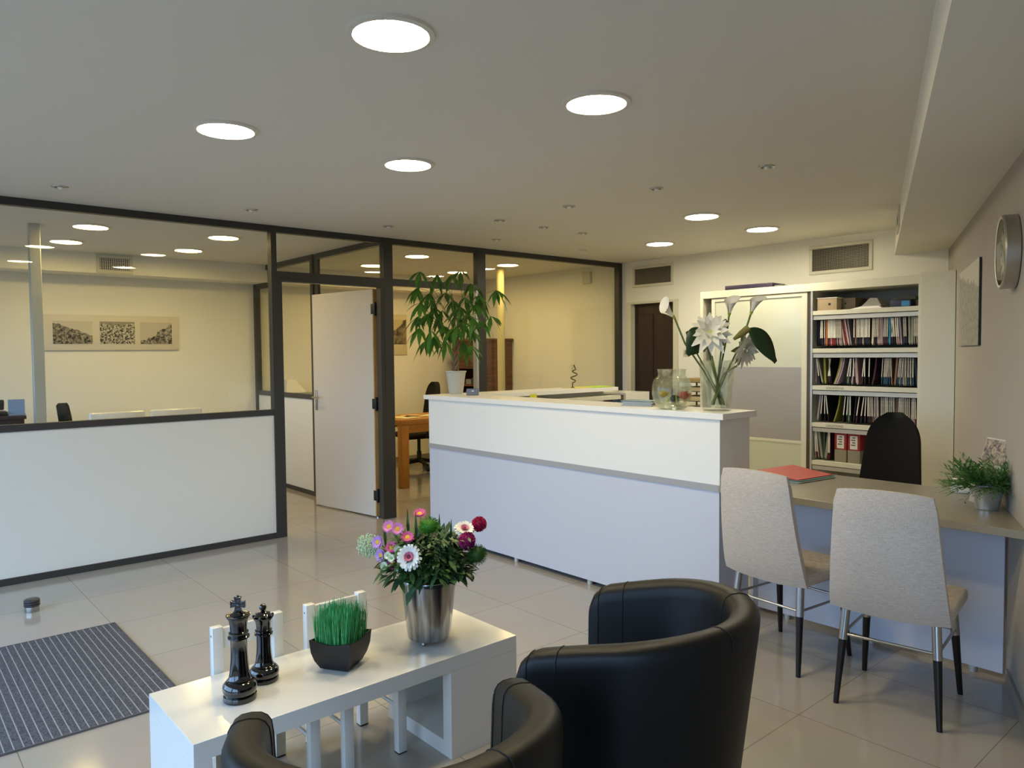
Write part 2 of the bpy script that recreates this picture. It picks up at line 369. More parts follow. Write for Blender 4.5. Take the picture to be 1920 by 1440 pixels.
# open door
d1 = struct('door_1', None, None, 'white door standing open into the office, dark frame and steel handle', 'door')
bm = nb()
box(bm, X0-.01, X1+.004, 3.484, 3.576, 0, ZC); obj('post', bm, FRAME, d1, 0)
bm = nb(); box(bm, X0-.012, X1+.002, 2.509, 2.549, 0, 2.065); box(bm, X0-.012, X1+.002, 3.448, 3.484, 0, 2.065); box(bm, X0-.012, X1+.002, 2.549, 3.448, 2.045, 2.065); obj('door_frame', bm, FRAME, d1, 0)
DH = Vector((-5.80, 3.452, 0)); ang = math.atan2(-.138, -.894)
def leafobj(name, parts, mat, parent=None, bev=0.0):
    bm = nb()
    for p in parts: box(bm, *p, bev)
    return obj(name, bm, mat, parent)
lf = leafobj('door_leaf', [(0.012, .905, -.02, .02, .012, 2.035)], M('white door paint', '#c2bdb5', .4), d1); lf.location = DH; lf.rotation_euler = (0, 0, ang)
leafobj('door_edge', [(0, .012, -.02, .02, .012, 2.035)], wood_mat('raw door edge wood', '#a5824f', '#c8a56c', (60, 60, 4)), lf)
bm = nb(); box(bm, .845, .88, .02, .028, .93, 1.12, .003); tube(bm, [(.862, .024, 1.055), (.862, .07, 1.055), (.85, .078, 1.055), (.755, .078, 1.055)], .009, 10); lathe(bm, [(.016, 0), (.016, .01)], (0, 0, 0)); 
obj('door_handle', bm, CHROME, lf)
for z in (.2, 1.02, 1.86): leafobj('hinge', [(-.02, .03, .012, .024, z-.045, z+.045), (-.026, -.012, .0, .024, z-.06, z+.06)], BLACK, lf, .002)
# inner partition between the two offices, plane y = 3.53
YI = 3.50
def ibay(name, x0, x1, ztop, label):
    bm = nb(); box(bm, x0, x1, YI, YI+.05, ztop-.055, ztop); w = struct(name, bm, FRAME, label, 'glazed partition')
    bm = nb(); box(bm, x0, x1, YI, YI+.05, 1.0, 1.05); obj('rail', bm, FRAME, w, 0)
    pane(w, x0, x1, YI+.02, YI+.028, 1.05, ztop-.055)
    bm = nb(); box(bm, x0, x1, YI+.01, YI+.04, .04, 1.0); obj('panel', bm, PANEL, w, 0)
    bm = nb(); box(bm, x0, x1, YI, YI+.05, 0, .045); obj('rail', bm, FRAME, w, 0); return w
w5 = ibay('window_5', -7.0, X0, ZC, 'glazed cross partition between the two offices, behind the open door')
bm = nb(); box(bm, -7.14, -7.08, YI-.005, YI+.055, 0, ZC); obj('post', bm, FRAME, w5, 0); bm = nb(); box(bm, -7.08, -7.0, YI+.01, YI+.04, 0, ZC); obj('post', bm, FRAME, w5, 0)
w9 = ibay('window_9', -8.25, -7.14, ZC, 'glazed cross partition between the two offices, far section')
w10 = ibay('window_10', XL+.06, -8.25, 2.285, 'low end section of the cross partition under the bulkhead')
bm = nb(); box(bm, XL, XL+.06, YI-.005, YI+.055, 0, 2.285); obj('post', bm, FRAME, w10, 0)
# brown door in the back wall
d2 = struct('door_2', None, None, 'dark brown panelled door in a white frame in the back wall', 'door')
bm = nb(); box(bm, -5.619, -5.557, YB-.012, YB+.13, 0, 2.024); box(bm, -4.97, -4.908, YB-.012, YB+.13, 0, 2.024); box(bm, -5.557, -4.97, YB-.012, YB+.13, 2.0, 2.024); obj('door_frame', bm, CAB, d2, 0)
bm = nb(); box(bm, -5.557, -4.97, YB+.06, YB+.10, 0, 2.02)
for z0, z1 in ((.15, .85), (1.0, 1.88)): box(bm, -5.50, -5.29, YB+.05, YB+.07, z0, z1, .006); box(bm, -5.24, -5.03, YB+.05, YB+.07, z0, z1, .006)
dl = obj('door_leaf', bm, BROWND, d2, 20)
bm = nb(); box(bm, -5.07, -5.03, YB+.045, YB+.055, .98, 1.2, .003); tube(bm, [(-5.05, YB+.05, 1.12), (-5.05, YB, 1.12), (-5.16, YB-.005, 1.12)], .009); obj('door_handle', bm, BLACK, dl)

# ------------------------------------------------------------------ ceiling lights
LAMP = M('lit lamp diffuser', '#ffffff', .5, emit='#ffebbb', estr=LAMP_STRENGTH)
RIM = M('white lamp ring', '#d8d4ca', .4)
def lamp_proto():
    t = thing('ceiling_light', '', 'ceiling light')
    bm = nb(); lathe(bm, [(.118, -.002), (.122, -.012), (.140, -.009), (.143, 0.0), (.118, -.0005)], seg=48, cap=False); obj('ring', bm, RIM, t)
    bm = nb(); lathe(bm, [(0, -.0045), (.06, -.0045), (.118, -.004), (.118, -.001)], seg=48, cap=False); obj('diffuser', bm, LAMP, t)
    return t
LP = [(-2.073, 1.31, 'round lit downlight nearest the camera, at the top centre of the ceiling'), (-2.105, 2.306, 'round lit downlight above the counter end, first of the right pair'),
      (-3.415, 1.28, 'round lit downlight nearest the left glazed partition'), (-3.42, 2.255, 'round lit downlight in the middle of the ceiling, over the counter front'),
      (-3.338, 4.82, 'round lit downlight behind the counter, front one of three'), (-3.368, 5.725, 'round lit downlight in front of the filing cabinet'), (-4.424, 5.717, 'round lit downlight in front of the left wall grille'),
      (-6.59, 1.396, 'round lit downlight in the left office, front left above the glass'), (-7.563, 1.405, 'round lit downlight in the left office, far left one'),
      (-6.513, 2.397, 'round lit downlight in the left office, front right beside the door post'), (-7.497, 2.419, 'round lit downlight in the left office, far right one'),
      (-6.543, 4.408, 'round lit downlight in the right office above the passage'), (-7.534, 4.454, 'round lit downlight seen through the transom over the white door'),
      (-6.566, 5.674, 'round lit downlight in the right office beside the cream column'), (-7.53, 5.67, 'round lit downlight above the top of the potted tree')]
first = None
for x, y, lab in LP:
    if first is None: first = lamp_proto(); first.location = (x, y, ZC); first['label'] = lab
    else: dup(first, (x, y, ZC), 0, lab)
LAMP_W = M('lit whiter lamp diffuser', '#ffffff', .5, emit='#fff2d2', estr=LAMP_STRENGTH*1.12)
LAMP_Y = M('lit warm office diffuser', '#ffffff', .5, emit='#ffdd8e', estr=LAMP_STRENGTH*.68)      # the lamps over the reception back area burn whiter
for o in [q for q in bpy.data.objects if q.name.startswith('ceiling_light') and (q.location.y > 4.5 or q.location.x < XP)]:
    d_ = [q for q in o.children if q.name.startswith('diffuser')][0]; d_.data = d_.data.copy(); d_.data.materials[0] = LAMP_W if o.location.x > XP else LAMP_Y
for o in [q for q in bpy.data.objects if q.name.startswith('ceiling_light')]: o['group'] = 'round ceiling downlights'
def spot_proto():
    t = thing('spotlight', '', 'spotlight', group='small recessed ceiling spotlights')
    bm = nb(); lathe(bm, [(.030, -.001), (.033, -.008), (.043, -.006), (.046, 0)], seg=24, cap=False); obj('ring', bm, CHROME, t)
    bm = nb(); lathe(bm, [(0, -.003), (.03, -.003)], seg=20, cap=False); obj('reflector', bm, M('spot recess', '#35322e', .3, .5), t)
    bm = nb(); ball(bm, (0, 0, -.004), .017, 12, (1, 1, .75)); obj('bulb', bm, M('frosted bulb', '#f5f2ee', .2), t); return t
SP = [(-5.179, .941, 'small steel ceiling spot at far left, above the left glazed partition'), (-5.17, 2.1, 'small steel ceiling spot just left of the white door transom'), (-5.173, 3.215, 'small steel ceiling spot above the transom over the white door'),
      (-2.225, 3.825, 'small steel ceiling spot nearest the right bulkhead'), (-2.957, 3.791, 'small steel ceiling spot second from the right bulkhead'), (-3.707, 3.775, 'small dark ceiling spot third from the right bulkhead'), (-4.421, 3.748, 'small ceiling spot above the potted tree, front of its row'),
      (-4.444, 4.234, 'small ceiling spot behind the tree, second of its row'), (-4.456, 4.705, 'small ceiling spot behind the tree, third of its row'), (-5.184, 4.349, 'small ceiling spot near the partition, above the window post by the tree'), (-5.196, 5.485, 'small ceiling spot nearest the dark top rail behind the counter')]
first = None
for x, y, lab in SP:
    if first is None: first = spot_proto(); first.location = (x, y, ZC); first['label'] = lab
    else: dup(first, (x, y, ZC), 0, lab)

# ------------------------------------------------------------------ air grilles
GR_D = M('dark grille depth', '#26241f', .9); GR_M = M('grille slat', '#8f8b7c', .4, .4)
def grille(label, w, h, nx, nz, loc, rot, sm=None, sw=.0012):
    t = thing('air_grille', label, 'air grille', loc, rot, 'air grilles')
    bm = nb(); e = .03
    box(bm, -w/2, w/2, -.012, 0, -h/2, -h/2+e, .003); box(bm, -w/2, w/2, -.012, 0, h/2-e, h/2, .003); box(bm, -w/2, -w/2+e, -.012, 0, -h/2+e, h/2-e, .003); box(bm, w/2-e, w/2, -.012, 0, -h/2+e, h/2-e, .003); obj('frame', bm, CAB, t)
    bm = nb(); box(bm, -w/2+e, w/2-e, -.002, 0, -h/2+e, h/2-e); obj('duct', bm, GR_D, t, 0)
    bm = nb()
    for i in range(nx): x = -w/2+e+(w-2*e)*(i+.5)/nx; box(bm, x-sw, x+sw, -.009, -.004, -h/2+e, h/2-e)
    for i in range(nz): z = -h/2+e+(h-2*e)*(i+.5)/nz; box(bm, -w/2+e, w/2-e, -.0095, -.003, z-sw*.8, z+sw*.8)
    obj('slats', bm, sm or GR_M, t, 0); return t
grille('white framed air grille on the back wall above the brown door', .56, .235, 40, 14, (-5.25, YB, 2.303), 0)
grille('white framed air grille on the back wall above the filing cabinet', .575, .262, 40, 14, (-3.147, YB, 2.285), 0)
grille('small air grille on the far bulkhead inside the left office', .33, .18, 14, 8, (-8.25, 1.95, 2.38), R(90), PANEL, .0024)
gs = grille('narrow air grille on the side of the right bulkhead', .42, .15, 24, 6, (0, 0, 0), 0)
gp = 5.55; gs.location = (rx(gp, .385), gp, 2.37); gs.rotation_euler = (0, 0, math.atan2(TR.y, TR.x)+math.pi)
bm = nb(); box(bm, -6.296, -6.165, YB-.035, YB, 2.285, 2.43, .006); t = tag(obj('alarm_siren', bm, M('siren housing', '#cfcabb', .5)), 'small cream alarm siren box high on the wall behind the tall glass', 'alarm box')
# columns in the offices
bm = nb(); box(bm, -6.787, -6.707, 1.0, 1.075, 0, ZC, .004); tag(obj('post', bm, ALU, None, 20), 'pale aluminium post in the left office behind the glass', 'post').name = 'aluminium_post'
bm = nb(); lathe(bm, [(.045, 0), (.045, ZC)], (-6.86, 5.81, 0), 24); tag(obj('steel_column', bm, M('cream column paint', '#cfc391', .45)), 'slim cream column in the right office behind the tall glass', 'column')

# ------------------------------------------------------------------ reception counter and desk
ct = thing('reception_counter', 'long white reception counter with grey band, potted tree on its left end', 'reception counter', (-3.6, 3.55, 0))
def part(name, parent, mat, boxes, bev=0.0, smooth=20):
    bm = nb(); L = parent.location
    for q in boxes: box(bm, q[0]-L.x, q[1]-L.x, q[2]-L.y, q[3]-L.y, q[4]-L.z, q[5]-L.z, bev)
    return obj(name, bm, mat, parent, smooth)
part('counter_top', ct, CTR_W, [(-4.968, -2.213, 3.387, 3.715, 1.098, 1.132)], .002)
part('upper_panel', ct, CTR_W, [(-4.915, -2.241, 3.402, 3.69, .749, 1.098)], .001)
part('trim_band', ct, CTR_G, [(-4.915, -2.241, 3.396, 3.69, .7155, .749)])
part('lower_panel', ct, CTR_B, [(-4.915, -2.245, 3.404, 3.69, .03, .7155)], .001)
for x in (-4.6, -3.9, -3.2, -2.5): 
    bm = nb(); lathe(bm, [(.02, 0), (.02, .03)], (x+3.6, 3.43-3.55, 0), 16); obj('foot', bm, ALU, ct)
part('plinth', ct, BLACK, [(-4.88, -2.27, 3.46, 3.66, .005, .03)], 0)
rt = thing('counter_return', 'white return counter running back from the tree toward the glass, papers and bamboo on it', 'counter', (-4.79, 4.5, 0))
part('counter_top', rt, CTR_W, [(-4.968, -4.64, 3.718, 5.37, 1.098, 1.132)], .002)
part('body', rt, CTR_W, [(-4.93, -4.80, 3.72, 5.34, .0, 1.098)], 0)
part('underside_shelf', rt, CAB, [(-4.80, -4.60, 3.76, 5.36, 1.02, 1.055)], 0)

dk = thing('reception_desk', 'grey topped reception desk reaching the right wall, two beige chairs drawn up to it', 'desk', (-1.6, 3.8, 0))
bm = nb(); D = Vector((1.6, -3.8))
prism(bm, [(-2.241+1.6, 3.387-3.8), (rx(3.387)-.002+1.6, 3.387-3.8), (rx(4.17)-.002+1.6, 4.17-3.8), (-2.241+1.6, 4.17-3.8)], .7155, .749, .0015); obj('desk_top', bm, DESK_G, dk, 20)
part('modesty_panel', dk, CTR_B, [(-2.241, -1.030, 3.752, 3.770, .025, .7155)], .001)
part('side_panel', dk, CTR_B, [(-2.241, -2.222, 3.70, 4.15, 0, .7155)], .001)
for x in (-2.05, -1.6, -1.15):
    bm = nb(); lathe(bm, [(.018, 0), (.018, .025)], (x+1.6, 3.761-3.8, 0), 16); obj('foot', bm, ALU, dk)

# ------------------------------------------------------------------ filing cabinet with sliding doors
CX0, CX1, CY0, CY1 = -4.204, -2.235, 6.05, 6.55
fc = thing('filing_cabinet', 'wide cream filing cabinet with one sliding door open on shelves of hanging files', 'filing cabinet', (-3.2, 6.3, 0))
part('top', fc, CAB, [(CX0, CX1, CY0, CY1, 1.955, 2.02)], .002)
part('side', fc, CAB, [(CX0, CX0+.032, CY0, CY1, 0, 1.955)], .001); part('side', fc, CAB, [(CX1-.021, CX1, CY0, CY1, 0, 1.955)], .001)
part('back_panel', fc, CABIN, [(CX0+.032, CX1-.021, CY1-.02, CY1, .06, 1.955)])
part('plinth', fc, CAB, [(CX0+.032, CX1-.021, CY0+.03, CY1-.02, 0, .06)])
part('divider', fc, CAB, [(-3.112, -3.094, CY0+.052, CY1-.02, .06, 1.955)])
dr = part('sliding_door', fc, CAB, [(-4.085, -4.05, CY0+.01, CY0+.04, .06, 1.95), (-3.19, -3.142, CY0+.01, CY0+.04, .06, 1.95), (-4.05, -3.19, CY0+.01, CY0+.04, 1.92, 1.95), (-4.05, -3.19, CY0+.01, CY0+.04, .06, .09), (-4.05, -3.19, CY0+.015, CY0+.04, .655, .68)], .001)
def sub(name, par, root, mat, boxes):
    o = part(name, root, mat, boxes); o.parent = par; return o
sub('upper_pane', dr, fc, GLW, [(-4.05, -3.19, CY0+.018, CY0+.03, 1.314, 1.92)])
sub('middle_pane', dr, fc, GLG, [(-4.05, -3.19, CY0+.018, CY0+.03, .68, 1.314)])
sub('lower_pane', dr, fc, GLW, [(-4.05, -3.19, CY0+.018, CY0+.03, .09, .655)])
part('door_profile', fc, M('dark bronze profile', '#5e5248', .35, .6), [(-3.142, -3.108, CY0+.012, CY0+.05, .06, 1.95)])
part('stile', fc, ALU, [(-3.108, -3.092, CY0+.005, CY0+.05, .06, 1.955)])
SHZ = [1.789, 1.473, 1.163, .850, .530]
for k, z in enumerate(SHZ):
    s = part('shelf', fc, CAB, [(-3.092, CX1-.021, CY0+.008, CY1-.02, z-.036, z)], .001)
    r_ = part('hanging_rail', fc, M('galvanised rail', '#bdbab0', .35, .3), [(-3.09, CX1-.021, CY0+.015, CY0+.03, z-.075, z-.042)]); 
# writing on the shelf edges
INK = M('grey label ink', '#6f6a58', .7)
def text(s, size, mat, parent, loc, rot=(R(90), 0, 0), name='lettering', ext=.0004, align='LEFT'):
    cu = bpy.data.curves.new(name, 'FONT'); cu.body = s; cu.size = size; cu.extrude = ext; cu.align_x = align; cu.materials.append(mat)
    q = bpy.data.objects.new(name, cu); COL.objects.link(q)
    me = bpy.data.meshes.new_from_object(q.evaluated_get(bpy.context.evaluated_depsgraph_get())); bpy.data.objects.remove(q); bpy.data.curves.remove(cu)
    o = bpy.data.objects.new(name, me); COL.objects.link(o); o.parent = parent; o.location = loc; o.rotation_euler = rot; return o
for z in (1.163, .850): text('LOCATIONS', .026, INK, fc, (-2.97+3.2, CY0+.0075-6.3, z-.028), name='shelf_lettering')

# tall side unit in the corner
fp = thing('corner_cupboard', 'plain tall cream cupboard side between filing cabinet and right wall', 'cupboard', (-2.12, 6.3, 0))
bm = nb(); prism(bm, [(-2.232+2.12, 6.03-6.3), (rx(6.03)-.004+2.12, 6.03-6.3), (rx(6.45)-.004+2.12, 6.45-6.3), (-2.232+2.12, 6.45-6.3)], 0, 2.035, .002); obj('body', bm, CAB, fp, 20)

# hanging files -----------------------------------------------------------------
ORD = ['first', 'second', 'third', 'fourth', 'fifth', 'sixth', 'seventh', 'eighth', 'ninth', 'tenth', 'eleventh', 'twelfth', 'thirteenth', 'fourteenth', 'fifteenth', 'sixteenth', 'seventeenth', 'eighteenth', 'nineteenth']
TENS = ['', '', 'twent', 'thirt', 'fort', 'fift', 'sixt']
UN = ['', 'first', 'second', 'third', 'fourth', 'fifth', 'sixth', 'seventh', 'eighth', 'ninth']
def ordinal(i):
    n = i+1
    if n < 20: return ORD[i]
    return TENS[n//10]+('ieth' if n % 10 == 0 else 'y-'+UN[n % 10])
FM = {k: M('file '+k, v, .7) for k, v in dict(navy='#1d2233', black='#141318', orange='#b5692e', red='#7c2228', pink='#b09392', lilac='#9c8f9a', blue='#2f7f9f', teal='#1f4560', olive='#7d7a2c', green='#5c7560', grey='#8d8d80', plum='#40202c', brown='#7d5f4c', cream='#c0b8a2').items()}
LAB = M('file tab white', '#e8e4d8', .6); LABP = M('file tab speckled', '#ddd6c8', .6, noise=((300, 300, 120), '#8f877a'))
def hfile(x, w, z0, zlab, z1, colname, tilt, label, group, tab=True, spk=False, fan=0.0):
    t = thing('hanging_file', label, 'hanging file', (x, CY0+.05, z0), 0, group); t.rotation_euler = (0, tilt, 0)
    h = z1-z0; bm = nb()
    if fan:      # a sagging folder: pages bow sideways toward the bottom
        n = 8
        vs = []
        for i in range(n+1):
            s_ = i/n; xx = -fan*(1-s_)**1.6; ww = w*(.35+.65*math.sin(math.pi*min(1, .15+.6*s_)))
            vs.append((xx, ww, s_*h))
        for (xa, wa, za), (xb, wb, zb) in zip(vs, vs[1:]):
            q = []
            for (xx, ww, zz) in ((xa, wa, za), (xb, wb, zb)):
                q.append([bm.verts.new((xx-ww/2, 0, zz)), bm.verts.new((xx+ww/2, 0, zz)), bm.verts.new((xx+ww/2, .3, zz)), bm.verts.new((xx-ww/2, .3, zz))])
            for k in range(4): bm.faces.new((q[0][k], q[0][(k+1) % 4], q[1][(k+1) % 4], q[1][k]))
            if za == 0: bm.faces.new(q[0])
        bm.faces.new(q[1])
    else:
        prism(bm, [(-w/2, 0.004), (w/2, .004), (w/2, .3), (-w/2, .3)], .012, h)
        box(bm, -w*.22, w*.22, .006, .29, 0, .014)
    obj('folder', bm, FM[colname], t, 0)
    if tab:
        bm = nb(); wl = min(w*.82, .0115); box(bm, -wl/2, wl/2, -.004, .004, zlab-z0, h-.004); obj('tab', bm, LABP if spk else LAB, t, 0)
    return t
def zoomx(v, z0=160, z1=1450): return -3.088 + (v-z0)/(z1-z0)*(CX1-.024+3.088)
# top row
row = []
def add(u, w, c, tab=True, tilt=0, spk=False, fan=0, lift=0): row.append((u, w, c, tab, tilt, spk, fan, lift))
for u, w, c, tb, ti in ((178, 14, 'navy', 0, 0), (205, 16, 'navy', 0, 0), (232, 15, 'black', 1, .02), (255, 15, 'navy', 1, 0), (286, 10, 'pink', 1, 0), (310, 22, 'orange', 0, 0)): add(u, w, c, tb, ti)
for u in range(338, 440, 17): add(u, 15, random.choice(['red', 'red', 'plum', 'pink']), 1, -.01)
for u in range(441, 522, 14): add(u, 12.5, random.choice(['pink', 'black', 'navy', 'grey']), 1, -.05, True)
add(548, 22, 'pink', 0, -.18, False, 0); add(575, 16, 'red', 0, -.18); add(602, 26, 'pink', 0, -.18); add(630, 14, 'lilac', 0, -.15)
for u, c, w in ((669, 'black', 13), (688, 'brown', 16), (709, 'black', 14), (729, 'navy', 14)): add(u, w, c, c != 'brown', 0, False)
for u in range(747, 872, 16): add(u, 14, random.choice(['black', 'pink', 'plum', 'navy', 'black']), 1, 0, u % 3 == 0)
add(895, 26, 'cream', 0, .02)
for u in (920, 938): add(u, 15, 'black', 1, .02, True)
for u, c in ((963, 'pink'), (985, 'pink'), (1008, 'lilac')): add(u, 21, c, u < 970, 0, True)
for u in (1032, 1050, 1070): add(u, 15, 'plum', 1, .03, True)
add(1098, 27, 'blue', 0, 0); add(1122, 12, 'black', 1, .05)
for u in (1142, 1163, 1188, 1210): add(u, 15, random.choice(['black', 'brown', 'pink']), 1, -.06)
add(1238, 22, 'lilac', 0, -.08); add(1262, 18, 'navy', 0, -.05)
for u in (1278, 1297): add(u, 15, 'navy', 1, -.04, True)
add(1330, 26, 'grey', 0, -.02); add(1358, 26, 'grey', 0, 0)
for u in range(1384, 1450, 14): add(u, 12, random.choice(['grey', 'red', 'pink', 'plum']), 1, 0, True)
PXM = (CX1-.024+3.088)/1290
def flush(shelf, group, z0, zl, z1, conv, k):
    global row
    row.sort(key=lambda q: q[0])
    for i, (u, w, c, tb, ti, sp, fn, lf_) in enumerate(row):
        nm = {'pink': 'dusty pink', 'cream': 'cream', 'black': 'black', 'navy': 'navy blue', 'lilac': 'pale lilac', 'teal': 'petrol blue', 'brown': 'tan brown', 'plum': 'dark plum'}.get(c, c)
        hfile(conv(u), w*k*.92, z0+lf_, zl, z1, c, ti, '%s hanging file%s, %s from left on %s' % (nm, ' with white tab' if tb else '', ordinal(i), shelf), group, bool(tb), sp, fn)
    row = []
flush('upper file shelf', 'hanging files on the upper shelf', 1.497, 1.56, 1.712, lambda u: zoomx(u), PXM)
# second row
for u, w, c, tb, ti, fn in ((170, 14, 'lilac', 0, 0, 0), (222, 13, 'black', 1, -.12, 0), (262, 22, 'grey', 0, -.22, 0), (298, 30, 'olive', 0, -.05, 0), (326, 12, 'black', 1, .12, 0), (350, 12, 'plum', 1, 0, 0), (373, 12, 'black', 1, -.08, 0),
    (500, 20, 'olive', 0, 0, .055), (520, 20, 'pink', 0, 0, .06), (545, 20, 'lilac', 0, 0, .06), (572, 13, 'black', 1, .16, 0), (590, 18, 'green', 0, .1, 0), (616, 13, 'black', 1, .06, 0), (642, 22, 'lilac', 0, .1, 0), (672, 13, 'black', 1, -.02, 0), (712, 36, 'pink', 0, -.08, 0), (768, 13, 'plum', 1, .1, 0), (806, 13, 'black', 1, 0, 0), (858, 13, 'black', 1, .02, 0),
    (945, 22, 'plum', 0, 0, .03), (1008, 13, 'teal', 1, .06, 0), (1038, 16, 'teal', 1, .05, 0), (1056, 15, 'teal', 1, .05, 0), (1074, 15, 'teal', 1, .04, 0), (1102, 13, 'teal', 1, 0, 0), (1132, 16, 'brown', 1, -.04, 0), (1166, 26, 'brown', 0, .08, 0), (1200, 16, 'teal', 1, .08, 0), (1222, 15, 'grey', 1, .06, 0), (1244, 15, 'teal', 1, .06, 0), (1268, 22, 'grey', 0, 0, 0), (1294, 15, 'grey', 1, 0, 0), (1322, 16, 'teal', 1, 0, 0), (1348, 15, 'grey', 1, 0, 0), (1376, 17, 'teal', 1, 0, 0), (1424, 26, 'navy', 0, -.1, 0)): add(u, w, c, tb, ti, tb and u > 1000, fn)
flush('middle file shelf', 'hanging files on the middle shelf', 1.178, 1.243, 1.394, lambda u: zoomx(u), PXM)
# third row
for u, w, c, tb, ti, fn in ((215, 28, 'lilac', 0, .12, 0), (262, 14, 'black', 1, .09, 0), (327, 14, 'black', 1, 0, 0), (382, 14, 'black', 1, -.1, 0), (545, 22, 'olive', 0, 0, .05), (588, 14, 'black', 1, .1, 0), (640, 14, 'black', 1, .06, 0), (668, 20, 'green', 0, .02, 0), (693, 14, 'black', 1, 0, 0), (735, 18, 'black', 0, .1, 0), (770, 14, 'plum', 1, .13, 0), (832, 14, 'navy', 1, .13, 0), (890, 14, 'plum', 1, .05, 0), (936, 14, 'black', 1, 0, 0)): add(u, w, c, tb, ti, False, fn)
for u in range(962, 1585, 22):
    c = random.choice(['grey', 'cream', 'plum', 'brown', 'navy', 'lilac', 'pink', 'grey']); add(u+random.uniform(-3, 3), 17, c, random.random() < .75, random.uniform(-.04, .03), True)
flush('lower file shelf', 'hanging files on the lower shelf', .865, .925, 1.083, lambda u: zoomx(u, 180, 1590), PXM*1290/1410)
for u, w, c, tb, ti, fn in ((195, 13, 'pink', 1, -.03, 0), (214, 14, 'plum', 1, -.06, 0), (238, 15, 'pink', 1, -.08, 0), (290, 36, 'grey', 0, -.14, 0), (318, 10, 'green', 0, 0, 0), (338, 34, 'grey', 0, .12, 0), (378, 13, 'red', 1, .05, 0), (403, 13, 'plum', 1, 0, 0)): add(u, w, c, tb, ti)
flush('bottom file shelf', 'hanging files on the bottom shelf', .545, .60, .775, lambda u: zoomx(u, 180, 1590), PXM*1290/1410)
# box files on the bottom shelf
def boxfile(x, w, z0, col, lowcol, label):
    t = thing('box_file', label, 'box file', (x, CY0+.05, z0), 0, 'box files on the bottom shelf')
    bm = nb(); box(bm, -w/2, w/2, 0, .3, .0, .105, .002); obj('lower_front', bm, M('file base '+lowcol, lowcol, .6), t)
    bm = nb(); box(bm, -w/2, w/2, 0, .3, .105, .245, .002); obj('upper_front', bm, M('file box '+col, col, .5), t)
    bm = nb(); box(bm, -w*.30, w*.30, -.002, .001, .115, .225); lb = obj('label', bm, PAPER, t, 0)
    for q, zz in enumerate((.205, .185, .165, .145)): 
        bm = nb(); box(bm, -w*(.12+.1*(q % 2)), w*.14, -.0028, -.002, zz, zz+.010); obj('print', bm, INK, lb, 0)
    return t
boxfile(-2.865, .10, .53, '#9c2f2c', '#8a8472', 'red topped box file with white label, nearest the green folder')
boxfile(-2.755, .10, .53, '#9c2f2c', '#8a8472', 'red topped box file half hidden by the black office chair')
boxfile(-2.318, .11, .53, '#6d665a', '#b5ad92', 'brown box file with white label at the right end of the bottom shelf')
# clutter on the top shelf
t = thing('archive_box', 'kraft archive box with a black finger hole on the top cabinet shelf', 'archive box', (-2.985, 6.09, 1.789), 0)
bm = nb(); box(bm, -.083, .083, 0, .25, 0, .10, .001); obj('body', bm, CARD, t); bm = nb(); box(bm, -.086, .086, -.003, .25, .10, .108, .001); obj('lid', bm, PAPER, t)
bm = nb(); tube(bm, [(.022, -.0015, .052), (.022, .001, .052)], .011, 16); obj('finger_hole', bm, BLACK, t)
t = thing('archive_box', 'darker archive box standing behind the kraft one on the top cabinet shelf', 'archive box', (-2.85, 6.18, 1.789), 0)
bm = nb(); box(bm, -.045, .06, 0, .22, 0, .10, .001); obj('body', bm, M('dull card', '#6f6552', .8), t); bm = nb(); tube(bm, [(-.02, -.0015, .055), (-.02, .001, .055)], .008, 12); obj('finger_hole', bm, BLACK, t)
t = thing('paper_stack', 'loose heap of white papers on the top cabinet shelf', 'papers', (-2.66, 6.15, 1.789), 0)
bm = nb()
for i in range(7): box(bm, -.14+.012*i, .12-.006*i, -.05+.004*i, .2, .003*i, .003*i+.0025)
obj('sheets', bm, PAPER, t, 0)
bm = nb(); vs = [bm.verts.new(v) for v in ((-.07, 0, .021), (.09, 0, .021), (.09, .16, .021), (-.07, .16, .021), (-.01, .03, .09), (.045, .03, .085), (.045, .12, .08), (-.01, .12, .085))]
for f in ((0, 1, 5, 4), (1, 2, 6, 5), (2, 3, 7, 6), (3, 0, 4, 7), (4, 5, 6, 7), (3, 2, 1, 0)): bm.faces.new([vs[i] for i in f])
obj('folded_sheet', bm, M('grey paper', '#b3afa6', .8), t, 0)
t = thing('carton', 'blue and dark printed carton on the top cabinet shelf', 'carton', (-2.41, 6.12, 1.789), R(8))
bm = nb(); box(bm, -.075, .07, 0, .16, 0, .055, .001); obj('body', bm, M('dark carton print', '#2b2f4a', .5), t)
bm = nb(); box(bm, .005, .062, -.0015, .001, .008, .048); obj('printed_panel', bm, M('blue print', '#3a86b8', .5), t, 0)
bm = nb(); box(bm, -.06, .06, .02, .13, .055, .075, .004); box(bm, .04, .1, .02, .12, .056, .085, .006); obj('crumpled_wrap', bm, M('dark wrap', '#4a4a42', .6, bump=(60, 1.0)), t)
t = thing('document_case', 'flat dark purple case lying on top of the filing cabinet', 'case', (-3.72, 6.22, 2.02), R(4))
bm = nb(); box(bm, -.24, .22, -.13, .13, 0, .042, .004); obj('body', bm, M('dark purple card', '#2a2138', .5), t)
bm = nb(); box(bm, .225, .30, -.1, .06, 0, .02, .004); obj('flap', bm, M('worn grey flap', '#5b574d', .7), t)

